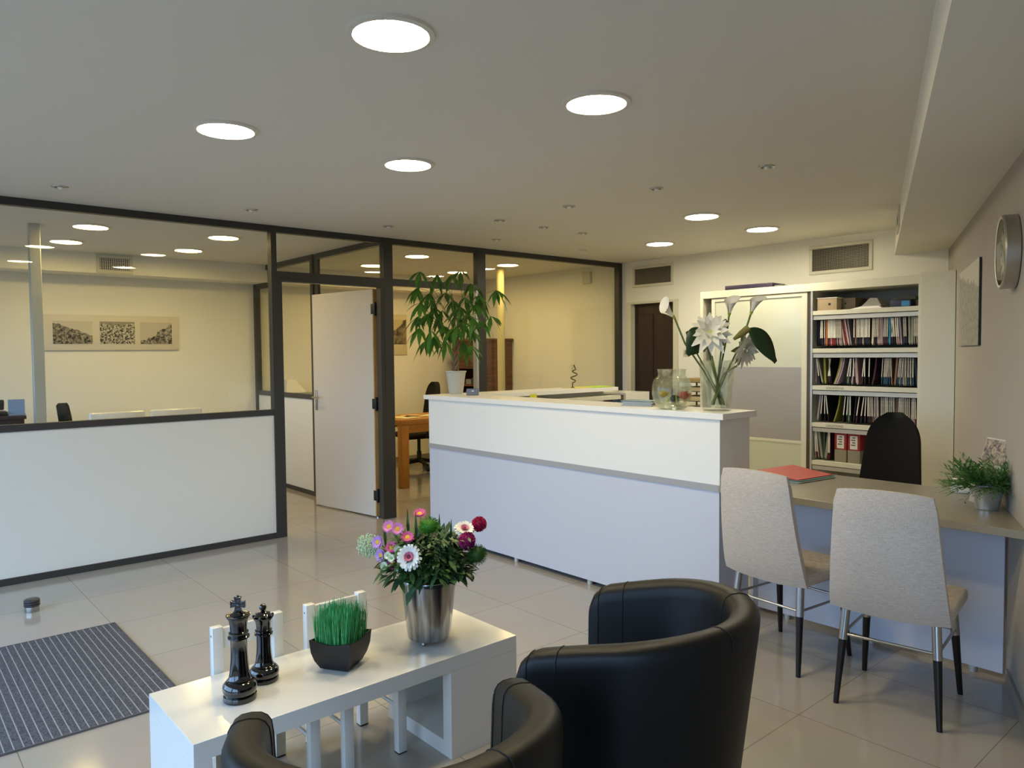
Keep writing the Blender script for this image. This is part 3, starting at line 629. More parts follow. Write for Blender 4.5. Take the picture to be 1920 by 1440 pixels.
# ------------------------------------------------------------------ right wall: picture and clock
ang_r = math.atan2(-TR.y, -TR.x)      # local x runs along the wall toward the viewer, local -y points into the room
pm = photo_mat('grey hillside print', 40, .34, .66, '#77736a', '#aca89c', .15, '#bdb9ae', slope=.12)
yc_ = 5.20; pc = thing('wall_picture', 'large pale grey landscape print on the right wall beside the clock', 'picture', (rx(yc_, .012), yc_, 1.725), ang_r)
bm = nb(); box(bm, -.525, .525, 0, .010, -.245, .245); obj('panel_edge', bm, BLACK, pc, 0)
bm = nb(); box(bm, -.525, .523, -.003, 0, -.245, .245); obj('print', bm, pm, pc, 0)
ck = thing('wall_clock', 'round steel wall clock on the right wall', 'clock', (-.997, 3.707, 1.869), ang_r)
bm = nb(); t_ = nb()
lathe(t_, [(.152, 0), (.157, .004), (.157, .052), (.150, .058), (.140, .056), (.140, .040)], seg=48, cap=False); merge(bm, t_, Matrix.Rotation(R(90), 4, 'X')); obj('case', bm, CHROME, ck)
bm = nb(); t_ = nb(); lathe(t_, [(0, .038), (.141, .038)], seg=48, cap=False); merge(bm, t_, Matrix.Rotation(R(90), 4, 'X')); dial = obj('dial', bm, M('silver dial', '#b9b5a4', .3, .4), ck, 0)
bm = nb()
for i in range(12):
    a_ = i*math.pi/6; t_ = nb(); box(t_, -.004, .004, -.0405, -.038, .098, .13); merge(bm, t_, Matrix.Rotation(a_, 4, 'Y'))
o = obj('hour_marks', bm, BLACK, dial, 0)
for nm, a_, L_, w_ in (('hour_hand', R(-55), .07, .006), ('minute_hand', R(150), .11, .004)):
    bm = nb(); t_ = nb(); box(t_, -w_, w_, -.045, -.042, -.02, L_); merge(bm, t_, Matrix.Rotation(a_, 4, 'Y')); obj(nm, bm, BLACK, ck, 0)
bm = nb(); t_ = nb(); lathe(t_, [(0, .0555), (.1395, .0545)], seg=48, cap=False); merge(bm, t_, Matrix.Rotation(R(90), 4, 'X')); obj('glass_cover', bm, PANE, ck, 0)

# ------------------------------------------------------------------ seating
def smooth01(t): t = max(0, min(1, t)); return t*t*(3-2*t)
def tub_chair(name, label, loc, rot):
    t = thing(name, label, 'armchair', loc, rot, 'black leather tub chairs')
    RR, L, TH, ZB, HB, HT = .292, .235, .085, .075, .757, .672
    st = []      # stations: centre x, y, outward normal, height
    arm = [L, L-.012, L-.035, L*.75, L*.5, L*.25]
    total = L + math.pi*RR/2
    def hgt(d): return HT + (HB-HT)*math.sin(math.pi/2*min(1, d/(total*.8)))
    for x in arm: st.append((x, RR, 0, 1, L-x))
    for i in range(0, 25):
        a_ = math.pi/2 + math.pi*i/24; st.append((RR*math.cos(a_), RR*math.sin(a_), math.cos(a_), math.sin(a_), L + RR*min(a_-math.pi/2, 3*math.pi/2-a_)))
    for x in arm[::-1]: st.append((x, -RR, 0, -1, L-x))
    drop = {0: .05, 1: .022, 2: .006}
    def section(k, grow=0.0):
        x, y, nx, ny, d = st[k]; e = min(k, len(st)-1-k)
        h = hgt(d) - drop.get(e, 0); th = TH*(.86 if e == 0 else .96 if e == 1 else 1)
        back = smooth01((d-L)/(total-L)) if d > L else 0
        pts = []
        def P(o, z):
            lean = (.028+.055*back)*(z-ZB)/(HB-ZB) - .02 - .055*back
            return Vector((x+nx*(o+lean), y+ny*(o+lean), z))
        for z in (ZB, ZB+.012, .2, .34, .48, h-.05): pts.append(P(th/2 - (.012 if z == ZB else 0), z))
        for q in range(1, 8):
            a_ = math.pi*q/8; ca, sa = math.cos(a_), math.sin(a_)
            pts.append(P(th/2*math.copysign(abs(ca)**.75, ca), h-.045+.045*sa**.75))
        for z in (h-.05, .5, .42, .34, .2, ZB): pts.append(P(-th/2, z))
        return pts
    bm = nb(); rings = [[bm.verts.new(p) for p in section(k)] for k in range(len(st))]
    for A, B in zip(rings, rings[1:]):
        n = len(A)
        for k in range(n): bm.faces.new((A[k], A[(k+1) % n], B[(k+1) % n], B[k]))
    bm.faces.new(rings[0]); bm.faces.new(rings[-1][::-1])
    sh = obj('shell', bm, LEATHER, t, 50)
    for k in (4, 14, 22, len(st)-5):
        bm = nb(); pts = section(k)[5:15]; cx_ = sum((p for p in pts), Vector())/len(pts)
        tube(bm, [p + (p-cx_).normalized()*.0006 for p in pts] + [section(k)[16]+Vector((0, 0, 0))], .0016, 6); obj('seam', bm, SEAM, sh)
    for k in (2, len(st)-3):
        bm = nb(); pts = section(k)[1:17]; cx_ = sum((p for p in pts), Vector())/len(pts); tube(bm, [p + (p-cx_).normalized()*.0005 for p in pts], .0018, 6); obj('seam', bm, SEAM, sh)
    bm = nb(); pl = [(L-.01, -.245), (L-.01, .245)] + [(.245*math.cos(math.pi/2+math.pi*i/14), .245*math.sin(math.pi/2+math.pi*i/14)) for i in range(15)]
    prism(bm, pl, .28, .43, .03); obj('seat_cushion', bm, LEATHER, t, 50)
    bm = nb(); prism(bm, [(p[0]*.98, p[1]*.98) for p in pl], .085, .28, .005); obj('seat_base', bm, LEATHER, t, 50)
    for x, y in ((L-.05, .25), (L-.05, -.25), (-.18, .2), (-.18, -.2)):
        bm = nb(); lathe(bm, [(.015, 0), (.022, .09)], (x, y, 0), 16); obj('leg', bm, DARKWOOD, t)
    return t
tub_chair('tub_chair', 'black leather tub armchair turned sideways, beside the coffee table end with flowers', (-1.365, 1.656, 0), math.atan2(-.407, -.915))
tub_chair('tub_chair', 'black leather tub armchair at the bottom edge, its arm in front of the chess king', (-1.290, .805, 0), math.atan2(.43, -.90))

def beige_chair(label, loc, rot):
    t = thing('desk_chair', label, 'chair', loc, rot, 'beige visitor chairs at the desk')
    # back: trapezium leaning backwards, seat pad growing out of its foot
    bm = nb(); n, m_ = 10, 8; grid = {}
    for side in (0, 1):
        for i in range(n+1):
            s_ = i/n; z = .405+.50*s_; w = .445-.085*s_; y = -.185-.085*s_-.012*math.sin(math.pi*s_)
            if i == n: z -= .0; w -= .016
            if i == 0: w -= .004
            for j in range(m_+1):
                q = j/m_*2-1; th = .023*(1-abs(q)**6*.5)*(1 if 0 < i < n else .45)
                zz = z + (.012*(1-q*q) if i == n else 0) - (.010*(1-q*q) if i == 0 else 0)
                bow = .016*(1-q*q)
                grid[side, i, j] = bm.verts.new((q*w/2, y-bow+(th if side else -th), zz))
    for i in range(n):
        for j in range(m_):
            bm.faces.new((grid[0, i, j], grid[0, i, j+1], grid[0, i+1, j+1], grid[0, i+1, j])); bm.faces.new((grid[1, i, j], grid[1, i+1, j], grid[1, i+1, j+1], grid[1, i, j+1]))
    for i in range(n):
        for j in (0, m_): bm.faces.new((grid[0, i, j], grid[0, i+1, j], grid[1, i+1, j], grid[1, i, j]))
    for j in range(m_):
        for i in (0, n): bm.faces.new((grid[0, i, j], grid[1, i, j], grid[1, i, j+1], grid[0, i, j+1]))
    obj('backrest', bm, WEAVE, t, 60)
    bm = nb(); prism(bm, [(-.222, -.18), (.222, -.18), (.215, .20), (.19, .225), (-.19, .225), (-.215, .20)], .405, .458, .016); obj('seat', bm, WEAVE, t, 50)
    for x, y in ((-1, -1), (1, -1), (1, 1), (-1, 1)):
        top = Vector((x*.165, y*.155, .412)); bot = Vector((x*.19, y*.205, 0)); mid = top.lerp(bot, .34)
        bm = nb(); tube(bm, [mid, bot], [.0165, .0105], 14); lg = obj('leg', bm, DARKWOOD, t)
        bm = nb(); tube(bm, [top, top.lerp(bot, .36)], [.0175, .0178], 16); obj('steel_sleeve', bm, CHROME, lg)
    q = [Vector((x*.174, y*.172, .285)) for x, y in ((-1, -1), (1, -1), (1, 1), (-1, 1))]
    for i in range(4): bm = nb(); tube(bm, [q[i], q[(i+1) % 4]], .006, 10); obj('stretcher', bm, CHROME, t)
    return t
ch1 = beige_chair('beige fabric chair at the desk, beside the white counter corner', (-1.812, 3.338, 0), R(-6))
dup(ch1, (-1.262, 3.232, 0), R(8.5), 'beige fabric chair at the desk, nearer the right wall')

def office_chair(name, label, loc, rot, w, h, zb, arms=True, seat=.47):
    t = thing(name, label, 'office chair', loc, rot)
    bm = nb(); n = 22; poly = []
    for i in range(n+1):
        s_ = i/n; k = (1-.22*s_)*(1 if s_ < .62 else math.sqrt(max(0, 1-((s_-.62)/.38)**2.4)))
        poly.append((max(k, .28)*w/2 if i < n else .24*w/2, zb+(h-zb)*s_))
    grid = {}
    for side in (0, 1):
        for i, (hw, z) in enumerate(poly):
            for j in range(9):
                q = j/4-1; th = .03*(1-abs(q)**4*.6)*(1 if 0 < i < n else .4)
                grid[side, i, j] = bm.verts.new((-.2-.12*(z-zb)+.05*q*q+(th if side else -th), q*hw, z))
    for i in range(n):
        for j in range(8):
            bm.faces.new((grid[0, i, j], grid[0, i, j+1], grid[0, i+1, j+1], grid[0, i+1, j])); bm.faces.new((grid[1, i, j], grid[1, i+1, j], grid[1, i+1, j+1], grid[1, i, j+1]))
        for j in (0, 8): bm.faces.new((grid[0, i, j], grid[0, i+1, j], grid[1, i+1, j], grid[1, i, j]))
    for j in range(8):
        for i in (0, n): bm.faces.new((grid[0, i, j], grid[1, i, j], grid[1, i, j+1], grid[0, i, j+1]))
    obj('backrest', bm, BLACKF, t, 60)
    bm = nb(); box(bm, -.22, .25, -.235, .235, seat-.07, seat, .03); obj('seat', bm, BLACKF, t, 50)
    bm = nb(); tube(bm, [(-.2, 0, seat-.06), (-.28, 0, seat-.02), (-.25, 0, zb+.1)], .02, 10); obj('back_bracket', bm, BLACK, t)
    bm = nb(); lathe(bm, [(.03, .10), (.03, .22), (.022, .23), (.022, seat-.07)], (0, 0, 0), 20); obj('gas_column', bm, BLACK, t)
    bm = nb()
    for k in range(5):
        a_ = k*2*math.pi/5+.3; tube(bm, [(0, 0, .11), (.16*math.cos(a_), .16*math.sin(a_), .095), (.28*math.cos(a_), .28*math.sin(a_), .075)], [.03, .022, .016], 10)
    bs = obj('star_base', bm, BLACK, t)
    for k in range(5):
        a_ = k*2*math.pi/5+.3; bm = nb(); tube(bm, [(.28*math.cos(a_)-.018*math.sin(a_), .28*math.sin(a_)+.018*math.cos(a_), .03), (.28*math.cos(a_)+.018*math.sin(a_), .28*math.sin(a_)-.018*math.cos(a_), .03)], .03, 16); obj('caster', bm, BLACK, bs)
    if arms:
        for s_ in (-1, 1):
            bm = nb(); tube(bm, [(0, s_*.22, seat-.05), (.0, s_*.28, seat-.04), (.0, s_*.28, seat+.18)], .014, 10); box(bm, -.12, .14, s_*.28-.03, s_*.28+.03, seat+.18, seat+.21, .01); obj('armrest', bm, BLACK, t)
    return t
office_chair('office_chair', 'black office chair behind the grey desk, in front of the file shelves', (-2.12, 5.02, 0), R(-98), .43, 1.035, .50, False)
office_chair('office_chair', 'black office chair behind the wooden desk in the right office', (-7.93, 5.33, 0), R(-101), .46, 1.10, .56, True)
office_chair('office_chair', 'dark office chair beside the pale post in the left office', (-7.60, 1.58, 0), R(75), .40, 1.05, .55, False)

# white visitor chairs in the left office (only their tops show)
def visitor_chair(label, loc, rot):
    t = thing('visitor_chair', label, 'chair', loc, rot, 'white visitor chairs in the left office')
    bm = nb(); box(bm, -.02, .02, -.205, .205, .55, 1.018, .015); obj('backrest', bm, LACQ, t, 50)
    bm = nb(); box(bm, -.42, .0, -.205, .205, .42, .47, .015); obj('seat', bm, LACQ, t, 50)
    for x, y in ((-.40, -.18), (-.40, .18), (.0, -.18), (.0, .18)):
        bm = nb(); tube(bm, [(x, y, 0), (x, y, .43 if x < -.1 else .6)], .012, 10); obj('leg', bm, CHROME, t)
    return t
v1 = visitor_chair('white chair back above the partition sill, nearer the pale post', (-6.6, 1.545, 0), 0)
dup(v1, (-6.6, 1.997, 0), 0, 'white chair back above the partition sill, nearer the white door')

# ------------------------------------------------------------------ coffee table
TX0, TX1, TY0, TY1, TZ = -2.557, -2.132, .665, 1.868, .375
tb = thing('coffee_table', 'long white lacquered coffee table with chess pieces, grass pot and flower bucket', 'coffee table', ((TX0+TX1)/2, (TY0+TY1)/2, 0))
part('table_top', tb, LACQ, [(TX0, TX1, TY0, TY1, TZ-.055, TZ)], .0015)
part('end_panel', tb, LACQ, [(TX0, TX1, TY0, TY0+.052, 0, TZ-.055)], .001)
part('storage_box', tb, LACQ, [(TX1-.05, TX1, 1.555, TY1, .0, TZ-.055), (TX0, TX0+.05, 1.555, TY1, 0, TZ-.055), (TX0+.05, TX1-.05, TY1-.05, TY1, 0, TZ-.055), (TX0+.05, TX1-.05, 1.555, TY1-.05, 0, .055)], .001)

def kid_chair(label, loc):
    t = thing('child_chair', label, 'child chair', loc, 0, 'white child chairs at the coffee table')
    for y in (-.108, .108):
        bm = nb(); box(bm, -.016, .016, y-.018, y+.018, 0.004, .53, .002); lg = obj('rear_post', bm, LACQ, t)
        bm = nb(); box(bm, -.015, .015, y-.017, y+.017, 0, .005); obj('glide', bm, BLACK, lg)
        bm = nb(); tube(bm, [(0, y-.0184*(1 if y < 0 else -1), .50), (0, y-.018*(1 if y < 0 else -1), .50)], .004, 8); obj('screw', bm, M('zinc screw', '#5f5f5f', .4, .8), lg)
        bm = nb(); box(bm, .262, .294, y-.018, y+.018, 0.004, .27, .002); lg = obj('leg', bm, LACQ, t)
        bm = nb(); box(bm, .263, .293, y-.017, y+.017, 0, .005); obj('glide', bm, BLACK, lg)
        bm = nb(); tube(bm, [(.01, y, .165), (.27, y, .165)], .007, 10); obj('stretcher', bm, LACQ, t)
    bm = nb(); box(bm, -.009, .009, -.092, .092, .452, .522, .003); obj('back_rail', bm, LACQ, t)
    bm = nb(); box(bm, .005, .30, -.135, .135, .27, .29, .003); obj('seat', bm, LACQ, t)
    return t
k1 = kid_chair('small white child chair behind the coffee table, behind the chess pieces', (-2.583, 1.0, 0))
dup(k1, (-2.583, 1.342, 0), 0, 'small white child chair behind the coffee table, behind the grass pot')

# chess pieces
def chess_body(k, h): return [(r*k, z*h) for r, z in ((0, 0), (.052, 0), (.054, .018), (.052, .05), (.047, .058), (.052, .075), (.055, .11), (.053, .15), (.043, .185), (.037, .19), (.039, .2), (.035, .21), (.031, .26), (.0275, .36), (.0258, .46), (.0262, .585), (.029, .592), (.034, .60), (.034, .615), (.027, .625), (.027, .635), (.031, .645), (.031, .655), (.026, .665), (.027, .72), (.031, .78), (.0385, .815), (.038, .822), (.031, .818))]
kg = thing('chess_king', 'tall black ceramic chess king with a cross, on the coffee table', 'chess piece', (-2.325, .872, TZ))
bm = nb(); lathe(bm, chess_body(.97, .328) + [(.022, .835*.328), (.010, .855*.328), (.007, .862*.328), (0, .863*.328)], seg=40, cap=False); obj('body', bm, CERAM, kg, 50)
bm = nb(); t_ = nb()
def cross(bm, z, s):
    for a_ in range(4):
        t_ = nb(); prism(t_, [(-.006*s, 0), (.006*s, 0), (.0115*s, .023*s), (-.0115*s, .023*s)], -.006*s, .006*s, .001); 
        m_ = Matrix.Translation((0, 0, z)) @ Matrix.Rotation(YAW, 4, 'Z') @ Matrix.Rotation(a_*math.pi/2, 4, 'Y') @ Matrix.Rotation(R(90), 4, 'X'); merge(bm, t_, m_)
t_.free(); cross(bm, .303, 1.0); ball(bm, (0, 0, .327), .0055, 10); obj('cross', bm, CERAM, kg, 40)
qn = thing('chess_queen', 'shorter black ceramic chess queen with ball top, just behind the king', 'chess piece', (-2.405, .985, TZ))
bm = nb(); lathe(bm, chess_body(.88, .262) + [(.028, .835*.262), (.02, .87*.262), (.008, .89*.262), (0, .895*.262)], seg=40, cap=False); obj('body', bm, CERAM, qn, 50)
bm = nb(); ball(bm, (0, 0, .246), .0125, 14); obj('finial', bm, CERAM, qn)
bm = nb()
for i in range(9): a_ = i*2*math.pi/9; ball(bm, (.031*math.cos(a_),   .031*math.sin(a_), .218), .005, 8)
obj('coronet', bm, CERAM, qn)

# grass in a black square bowl
gp_ = thing('grass_pot', 'artificial green grass in a black square bowl, middle of the coffee table', 'potted grass', (-2.335, 1.232, TZ), R(32))
bm = nb(); prof = [(.042, 0), (.052, .006), (.066, .035), (.074, .065), (.078, .098), (.073, .098), (.066, .07)]
rings = []
for r_, z_ in prof: 
    k_ = .012; rings.append([bm.verts.new(v) for v in ((-r_, -r_+k_*0, z_ + (.012 if z_ > .09 else 0)), (0, -r_, z_), (r_, -r_, z_ + (.012 if z_ > .09 else 0)), (r_, 0, z_), (r_, r_, z_ + (.012 if z_ > .09 else 0)), (0, r_, z_), (-r_, r_, z_ + (.012 if z_ > .09 else 0)), (-r_, 0, z_))])
for A, B in zip(rings, rings[1:]):
    for k in range(8): bm.faces.new((A[k], A[(k+1) % 8], B[(k+1) % 8], B[k]))
bm.faces.new(rings[0][::-1]); bm.faces.new(rings[-1]); obj('bowl', bm, M('matt black bowl', '#191817', .5), gp_, 30)
bm = nb()
for i in range(1500):
    x, y = random.uniform(-.066, .066), random.uniform(-.066, .066); L_ = random.uniform(.095, .152); dx, dy = x*.25+random.gauss(0, .05), y*.25+random.gauss(0, .05)
    leaf(bm, (x, y, .07), (dx, dy, 1), (math.cos(i), math.sin(i), 0), L_, .0028, 0, 3, .1, .3, .3)
g_ = raw('grass_blades', bm, GREEN_C, gp_); g_['kind'] = 'stuff'

# steel bucket
BKT = Vector((-2.318, 1.592, TZ))
bk = thing('flower_bucket', 'tapered brushed steel bucket with ball feet holding the bouquet', 'flower bucket', BKT)
bm = nb(); lathe(bm, [(0, .016), (.074, .016), (.080, .020), (.082, .03), (.1025, .225), (.105, .238), (.103, .243), (.1005, .240), (.098, .225), (.08, .05), (0, .045)], seg=64, cap=False); obj('bucket_wall', bm, STEEL, bk, 40)
for k in range(3): a_ = k*2*math.pi/3-.95; bm = nb(); ball(bm, (.06*math.cos(a_), .06*math.sin(a_), .008), .0085, 12); obj('foot', bm, CHROME, bk)

# ---- bouquet
def off(rt, up, tw): return RIGHT*rt + TOWARD*tw + UP*up
def head_frame(d): d = Vector(d).normalized(); s, u = frame_of(d); return d, s, u
def petals(bm, c, d, r, n, w, lift=.25, L0=0.15, droop=0.0, layers=1, peak=.62, tipw=.35):
    d, s, u = head_frame(d); c = Vector(c)
    for ly in range(layers):
        for k in range(n):
            a_ = 2*math.pi*(k+.5*ly)/n + random.uniform(-.06, .06); rad = s*math.cos(a_)+u*math.sin(a_)
            dd = rad + d*(lift+.35*ly)
            leaf(bm, c+rad*(r*L0)+d*(.002*ly), dd, d, r*(1-L0)*(1-.12*ly)*random.uniform(.93, 1.05), w, droop, 5, .15, peak, tipw)
def disc(bm, c, d, r, h=.4):
    t_ = nb(); lathe(t_, [(r, 0), (r*.92, r*h*.6), (r*.5, r*h), (0, r*h*.9)], seg=18, cap=True); d, s, u = head_frame(d)
    merge(bm, t_, Matrix((( s.x, u.x, d.x, c[0]), (s.y, u.y, d.y, c[1]), (s.z, u.z, d.z, c[2]), (0, 0, 0, 1))))
def stem(bm, a_, b_, r=.0018, sag=.0):
    a_, b_ = Vector(a_), Vector(b_); m_ = a_.lerp(b_, .55) + Vector((0, 0, sag)); tube(bm, [a_, a_.lerp(m_, .6), m_, b_], r, 6)
def flower(name, label, cat, group, rt, up, tw): 
    return thing(name, label, cat, BKT + off(rt, up, tw), 0, group)
def fstem(t, rt, up, tw):
    bm = nb(); stem(bm, off(-rt*.8, .19-up, -tw*.8), off(0, 0, -.004), .002, .02); obj('stem', bm, STEM_G, t)
PINK = {n: M(n, c_, .55) for n, c_ in (('pink aster petal', '#d27fb4'), ('mauve aster petal', '#c08fd0'), ('rose aster petal', '#c9558f'))}
YEL = M('yellow flower centre', '#d8a62a', .7)
for rt, up, tw, d, r_, lab in ((-.049, .362, .155, off(-.15, .35, 1), .046, 'white gerbera with a pink heart, front centre of the bouquet'), (.140, .428, .02, off(.2, .85, .5), .040, 'cream gerbera tilted up, right side of the bouquet')):
    t = flower('gerbera', lab, 'flower', 'gerberas in the bouquet', rt, up, tw); fstem(t, rt, up, tw)
    bm = nb(); petals(bm, (0, 0, 0), d, r_, 18, r_*.31, .04, .18, .08, 2, .7, .6); raw('petals', bm, PETAL_W, t)
    bm = nb(); petals(bm, d.normalized()*.003, d, r_*.47, 24, r_*.1, .7, .3, 0, 2); raw('inner_petals', bm, M('gerbera pink', '#d47c93', .6), t)
    bm = nb(); disc(bm, d.normalized()*.004, d, r_*.2); obj('centre', bm, M('gerbera heart', '#7c2334', .7), t)
for i, (rt, up, tw, dv, mn, lab) in enumerate(((-.140, .442, .03, (-.35, .6, 1), 'pink aster petal', 'pink aster, upper left of a touching pair'), (-.106, .436, .045, (.05, .6, 1), 'pink aster petal', 'pink aster, right of the touching pair'), (-.177, .392, .06, (-.5, .35, 1), 'mauve aster petal', 'mauve aster with a yellow centre at the left of the bouquet'),
        (-.068, .408, .06, (.1, .8, .8), 'rose aster petal', 'rose aster just above the white gerbera'), (-.124, .374, .075, (-.2, .7, .8), 'rose aster petal', 'rose aster between the mauve aster and the white gerbera'), (-.163, .347, .075, (-.7, .1, .9), 'mauve aster petal', 'mauve aster below the other mauve one'),
        (-.115, .325, .10, (0, .3, 1), 'rose aster petal', 'half hidden aster among the white button flowers'), (-.034, .474, -.04, (0, .9, .5), 'rose aster petal', 'rose aster at the top back of the bouquet'))):
    t = flower('aster', lab, 'flower', 'asters in the bouquet', rt, up, tw); fstem(t, rt, up, tw); d = off(*dv)
    bm = nb(); petals(bm, (0, 0, 0), d, .026, 22, .0062, .25, .25, 0, 2, .6, .5); raw('petals', bm, PINK[mn], t)
    bm = nb(); disc(bm, d.normalized()*.002, d, .0095); obj('centre', bm, YEL, t)
def pompon(name, lab, cat, group, rt, up, tw, r_, mat, n, L_, w_, sq=1.0):
    t = flower(name, lab, cat, group, rt, up, tw); fstem(t, rt, up, tw)
    bm = nb()
    for i in range(n):
        z_ = 1-2*(i+.5)/n; a_ = i*2.39996; q = math.sqrt(max(0, 1-z_*z_)); v = Vector((q*math.cos(a_), q*math.sin(a_), z_*sq))
        leaf(bm, v*(r_-L_), v+Vector((random.gauss(0, .18), random.gauss(0, .18), random.gauss(0, .18))), (random.random(), random.random(), .3), L_*random.uniform(.85, 1.1), w_, 0, 2, .1, .4, .5)
    raw('bristles', bm, mat, t); bm = nb(); ball(bm, (0, 0, 0), r_-L_*.8, 12, (1, 1, sq)); obj('core', bm, mat, t)
GB = M('green ball flower', '#3f7f1e', .6)
pompon('ball_dianthus', 'bright green fluffy ball flower at the top middle of the bouquet', 'flower', 'green ball flowers', .008, .440, .02, .043, GB, 620, .016, .0022, .85)
pompon('ball_dianthus', 'darker green fluffy ball flower at the right edge of the bouquet', 'flower', 'green ball flowers', .188, .342, .06, .040, M('dark green ball flower', '#31591f', .6), 620, .016, .0022, 1.05)
MAG = M('magenta celosia', '#a3246f', .6); 
pompon('celosia', 'deep magenta ball flower in front of the cream gerbera', 'flower', 'magenta ball flowers', .152, .398, .075, .033, MAG, 320, .010, .010)
pompon('celosia', 'crimson ball flower behind the cream gerbera at far right', 'flower', 'magenta ball flowers', .193, .440, -.01, .030, M('crimson celosia', '#b52456', .6), 300, .010, .010)
for rt, up, tw, lab in ((-.133, .352, .10, 'small white button flower, topmost of its cluster left of the gerbera'), (-.146, .316, .105, 'small white button flower, lowest left of its cluster'), (-.118, .345, .11, 'small white button flower touching the white gerbera'), (-.094, .312, .115, 'small pale green button flower at the cluster bottom right'), (-.098, .372, .09, 'small greenish button flower just left above the gerbera')):
    t = flower('button_flower', lab, 'flower', 'white button flowers', rt, up, tw); fstem(t, rt, up, tw); d = off(random.uniform(-.4, .1), .3, 1)
    bm = nb(); petals(bm, (0, 0, 0), d, .0165, 13, .0085, .5, .2, 0, 2, .65, .7); raw('petals', bm, M('button white', '#dfe3c8', .6), t)
    bm = nb(); disc(bm, d.normalized()*.002, d, .006); obj('centre', bm, M('button centre', '#8fa851', .7), t)
t = flower('lace_flower', 'pale green lace flower umbel at the left edge of the bouquet', 'flower', None, -.205, .375, .04); fstem(t, -.205, .375, .04)
bm = nb()
for i in range(150):
    a_ = i*2.39996; q = math.sqrt(i/150)*.042; p = off(0, 0, 0)+RIGHT*(q*math.cos(a_)-.012) + UP*(q*math.sin(a_)*1.05) + TOWARD*(.012-q*.3); ball(bm, p+Vector((random.gauss(0, .002),)*3), .0042, 6)
obj('florets', bm, M('lace floret', '#b9c79a', .8), t)
bm = nb()
for i in range(14): a_ = i*2*math.pi/14; tube(bm, [off(.0, -.035, -.02), RIGHT*(.033*math.cos(a_)-.01)+UP*(.033*math.sin(a_))], .0009, 5)
obj('rays', bm, STEM_G, t)
gr = tag(bpy.data.objects.new('bouquet_greenery', None), 'dark leafy greenery filling the bouquet under the flowers', 'greenery'); COL.objects.link(gr); gr.location = BKT
bm = nb(); random.seed(11)
for i in range(1050):
    a_ = random.uniform(0, 2*math.pi); el = random.uniform(-.25, 1.35); rr = random.uniform(.085, .168); cz = .285+.125*math.sin(el)*random.uniform(.55, 1)
    v = Vector((math.cos(a_), math.sin(a_), 0)); p = v*(rr*math.cos(max(el, 0)*.75)) + UP*cz
    if cz < .26 and rr < .1: p.z = .27
    leaf(bm, p, v*random.uniform(.4, 1)+UP*random.uniform(-.5, .8)+Vector((random.gauss(0, .4), random.gauss(0, .4), 0)), UP, random.uniform(.035, .062), random.uniform(.015, .028), random.uniform(0, .4), 5, .2, .5)
for rt, up, tw in ((.13, .27, .08), (.15, .275, .06), (.125, .25, .05), (-.13, .265, .08), (-.04, .245, .10), (-.05, .215, .105), (-.10, .25, .09)):
    leaf(bm, off(rt*.85, up+.02, tw), off(rt*1.0, -.10, tw), UP, .062, .034, .2, 6, .2, .5)
for rt, up in ((-.085, .50), (-.185, .46), (-.05, .49), (.05, .48), (.10, .46)): leaf(bm, off(rt*.85, up-.13, 0), off(rt*.3, 1, 0), TOWARD, .14, .012, .05, 6, .2, .5)
raw('leaves', bm, GREEN_B, gr)
bm = nb()
for i in range(130):
    v = off(random.uniform(.0, .17), random.uniform(.27, .43), random.uniform(.03, .12)); d_ = off(random.uniform(-.3, 1), random.uniform(-.6, .8), random.uniform(.2, 1))
    leaf(bm, v, d_, UP, random.uniform(.018, .034), random.uniform(.010, .017), .2, 5, .15, .5)
raw('variegated_leaves', bm, M('variegated leaf', '#7f9160', .55, noise=((90, 90, 90), '#2f4a25')), gr)
bm = nb()
for i in range(40):
    a_ = random.uniform(0, 2*math.pi); tube(bm, [Vector((.05*math.cos(a_), .05*math.sin(a_), .2)), Vector((.12*math.cos(a_), .12*math.sin(a_), random.uniform(.28, .40)))], .0016, 5)
obj('stems', bm, GREEN_B, gr)
bm = nb(); lathe(bm, [(0, .215), (.0955, .215)], seg=32, cap=False); obj('wet_foam', bm, M('dark wet foam', '#10160c', .9), gr, 0)

# ------------------------------------------------------------------ floor mat and door stop
mt = thing('door_mat', 'grey striped entrance mat on the tiles at far left', 'door mat', (-3.868, .32, 0))
bm = nb(); box(bm, -.606, .606, -.68, .68, .001, .009, .002); obj('mat_body', bm, stripe_mat('ribbed grey mat', 1, .031, .0042, '#8d9098', '#2b2d35', '#565963'), mt, 0)
bm = nb(); e = .004
box(bm, -.61, -.606, -.684, .684, .001, .0095); box(bm, .606, .61, -.684, .684, .001, .0095); box(bm, -.61, .61, .68, .684, .001, .0095); box(bm, -.61, .61, -.684, -.68, .001, .0095); obj('edge_frame', bm, M('mat frame', '#6c6c74', .4, .6), mt, 0)
ds = thing('door_stop', 'small ribbed dark metal door stop standing on the tiles', 'door stop', (-5.03, .70, 0))
bm = nb(); lathe(bm, [(0, 0), (.036, 0), (.037, .004), (.037, .030), (.039, .031)], seg=32, cap=False); obj('base', bm, CHROME, ds, 40)
bm = nb(); lathe(bm, [(.037, .030), (.041, .034), (.041, .040), (.036, .043), (.041, .047), (.041, .053), (.036, .056), (.041, .060), (.041, .066), (.036, .071), (.02, .074), (0, .075)], seg=32, cap=False); obj('rubber_rings', bm, M('grey rubber ring', '#4a474b', .35, .4), ds, 40)

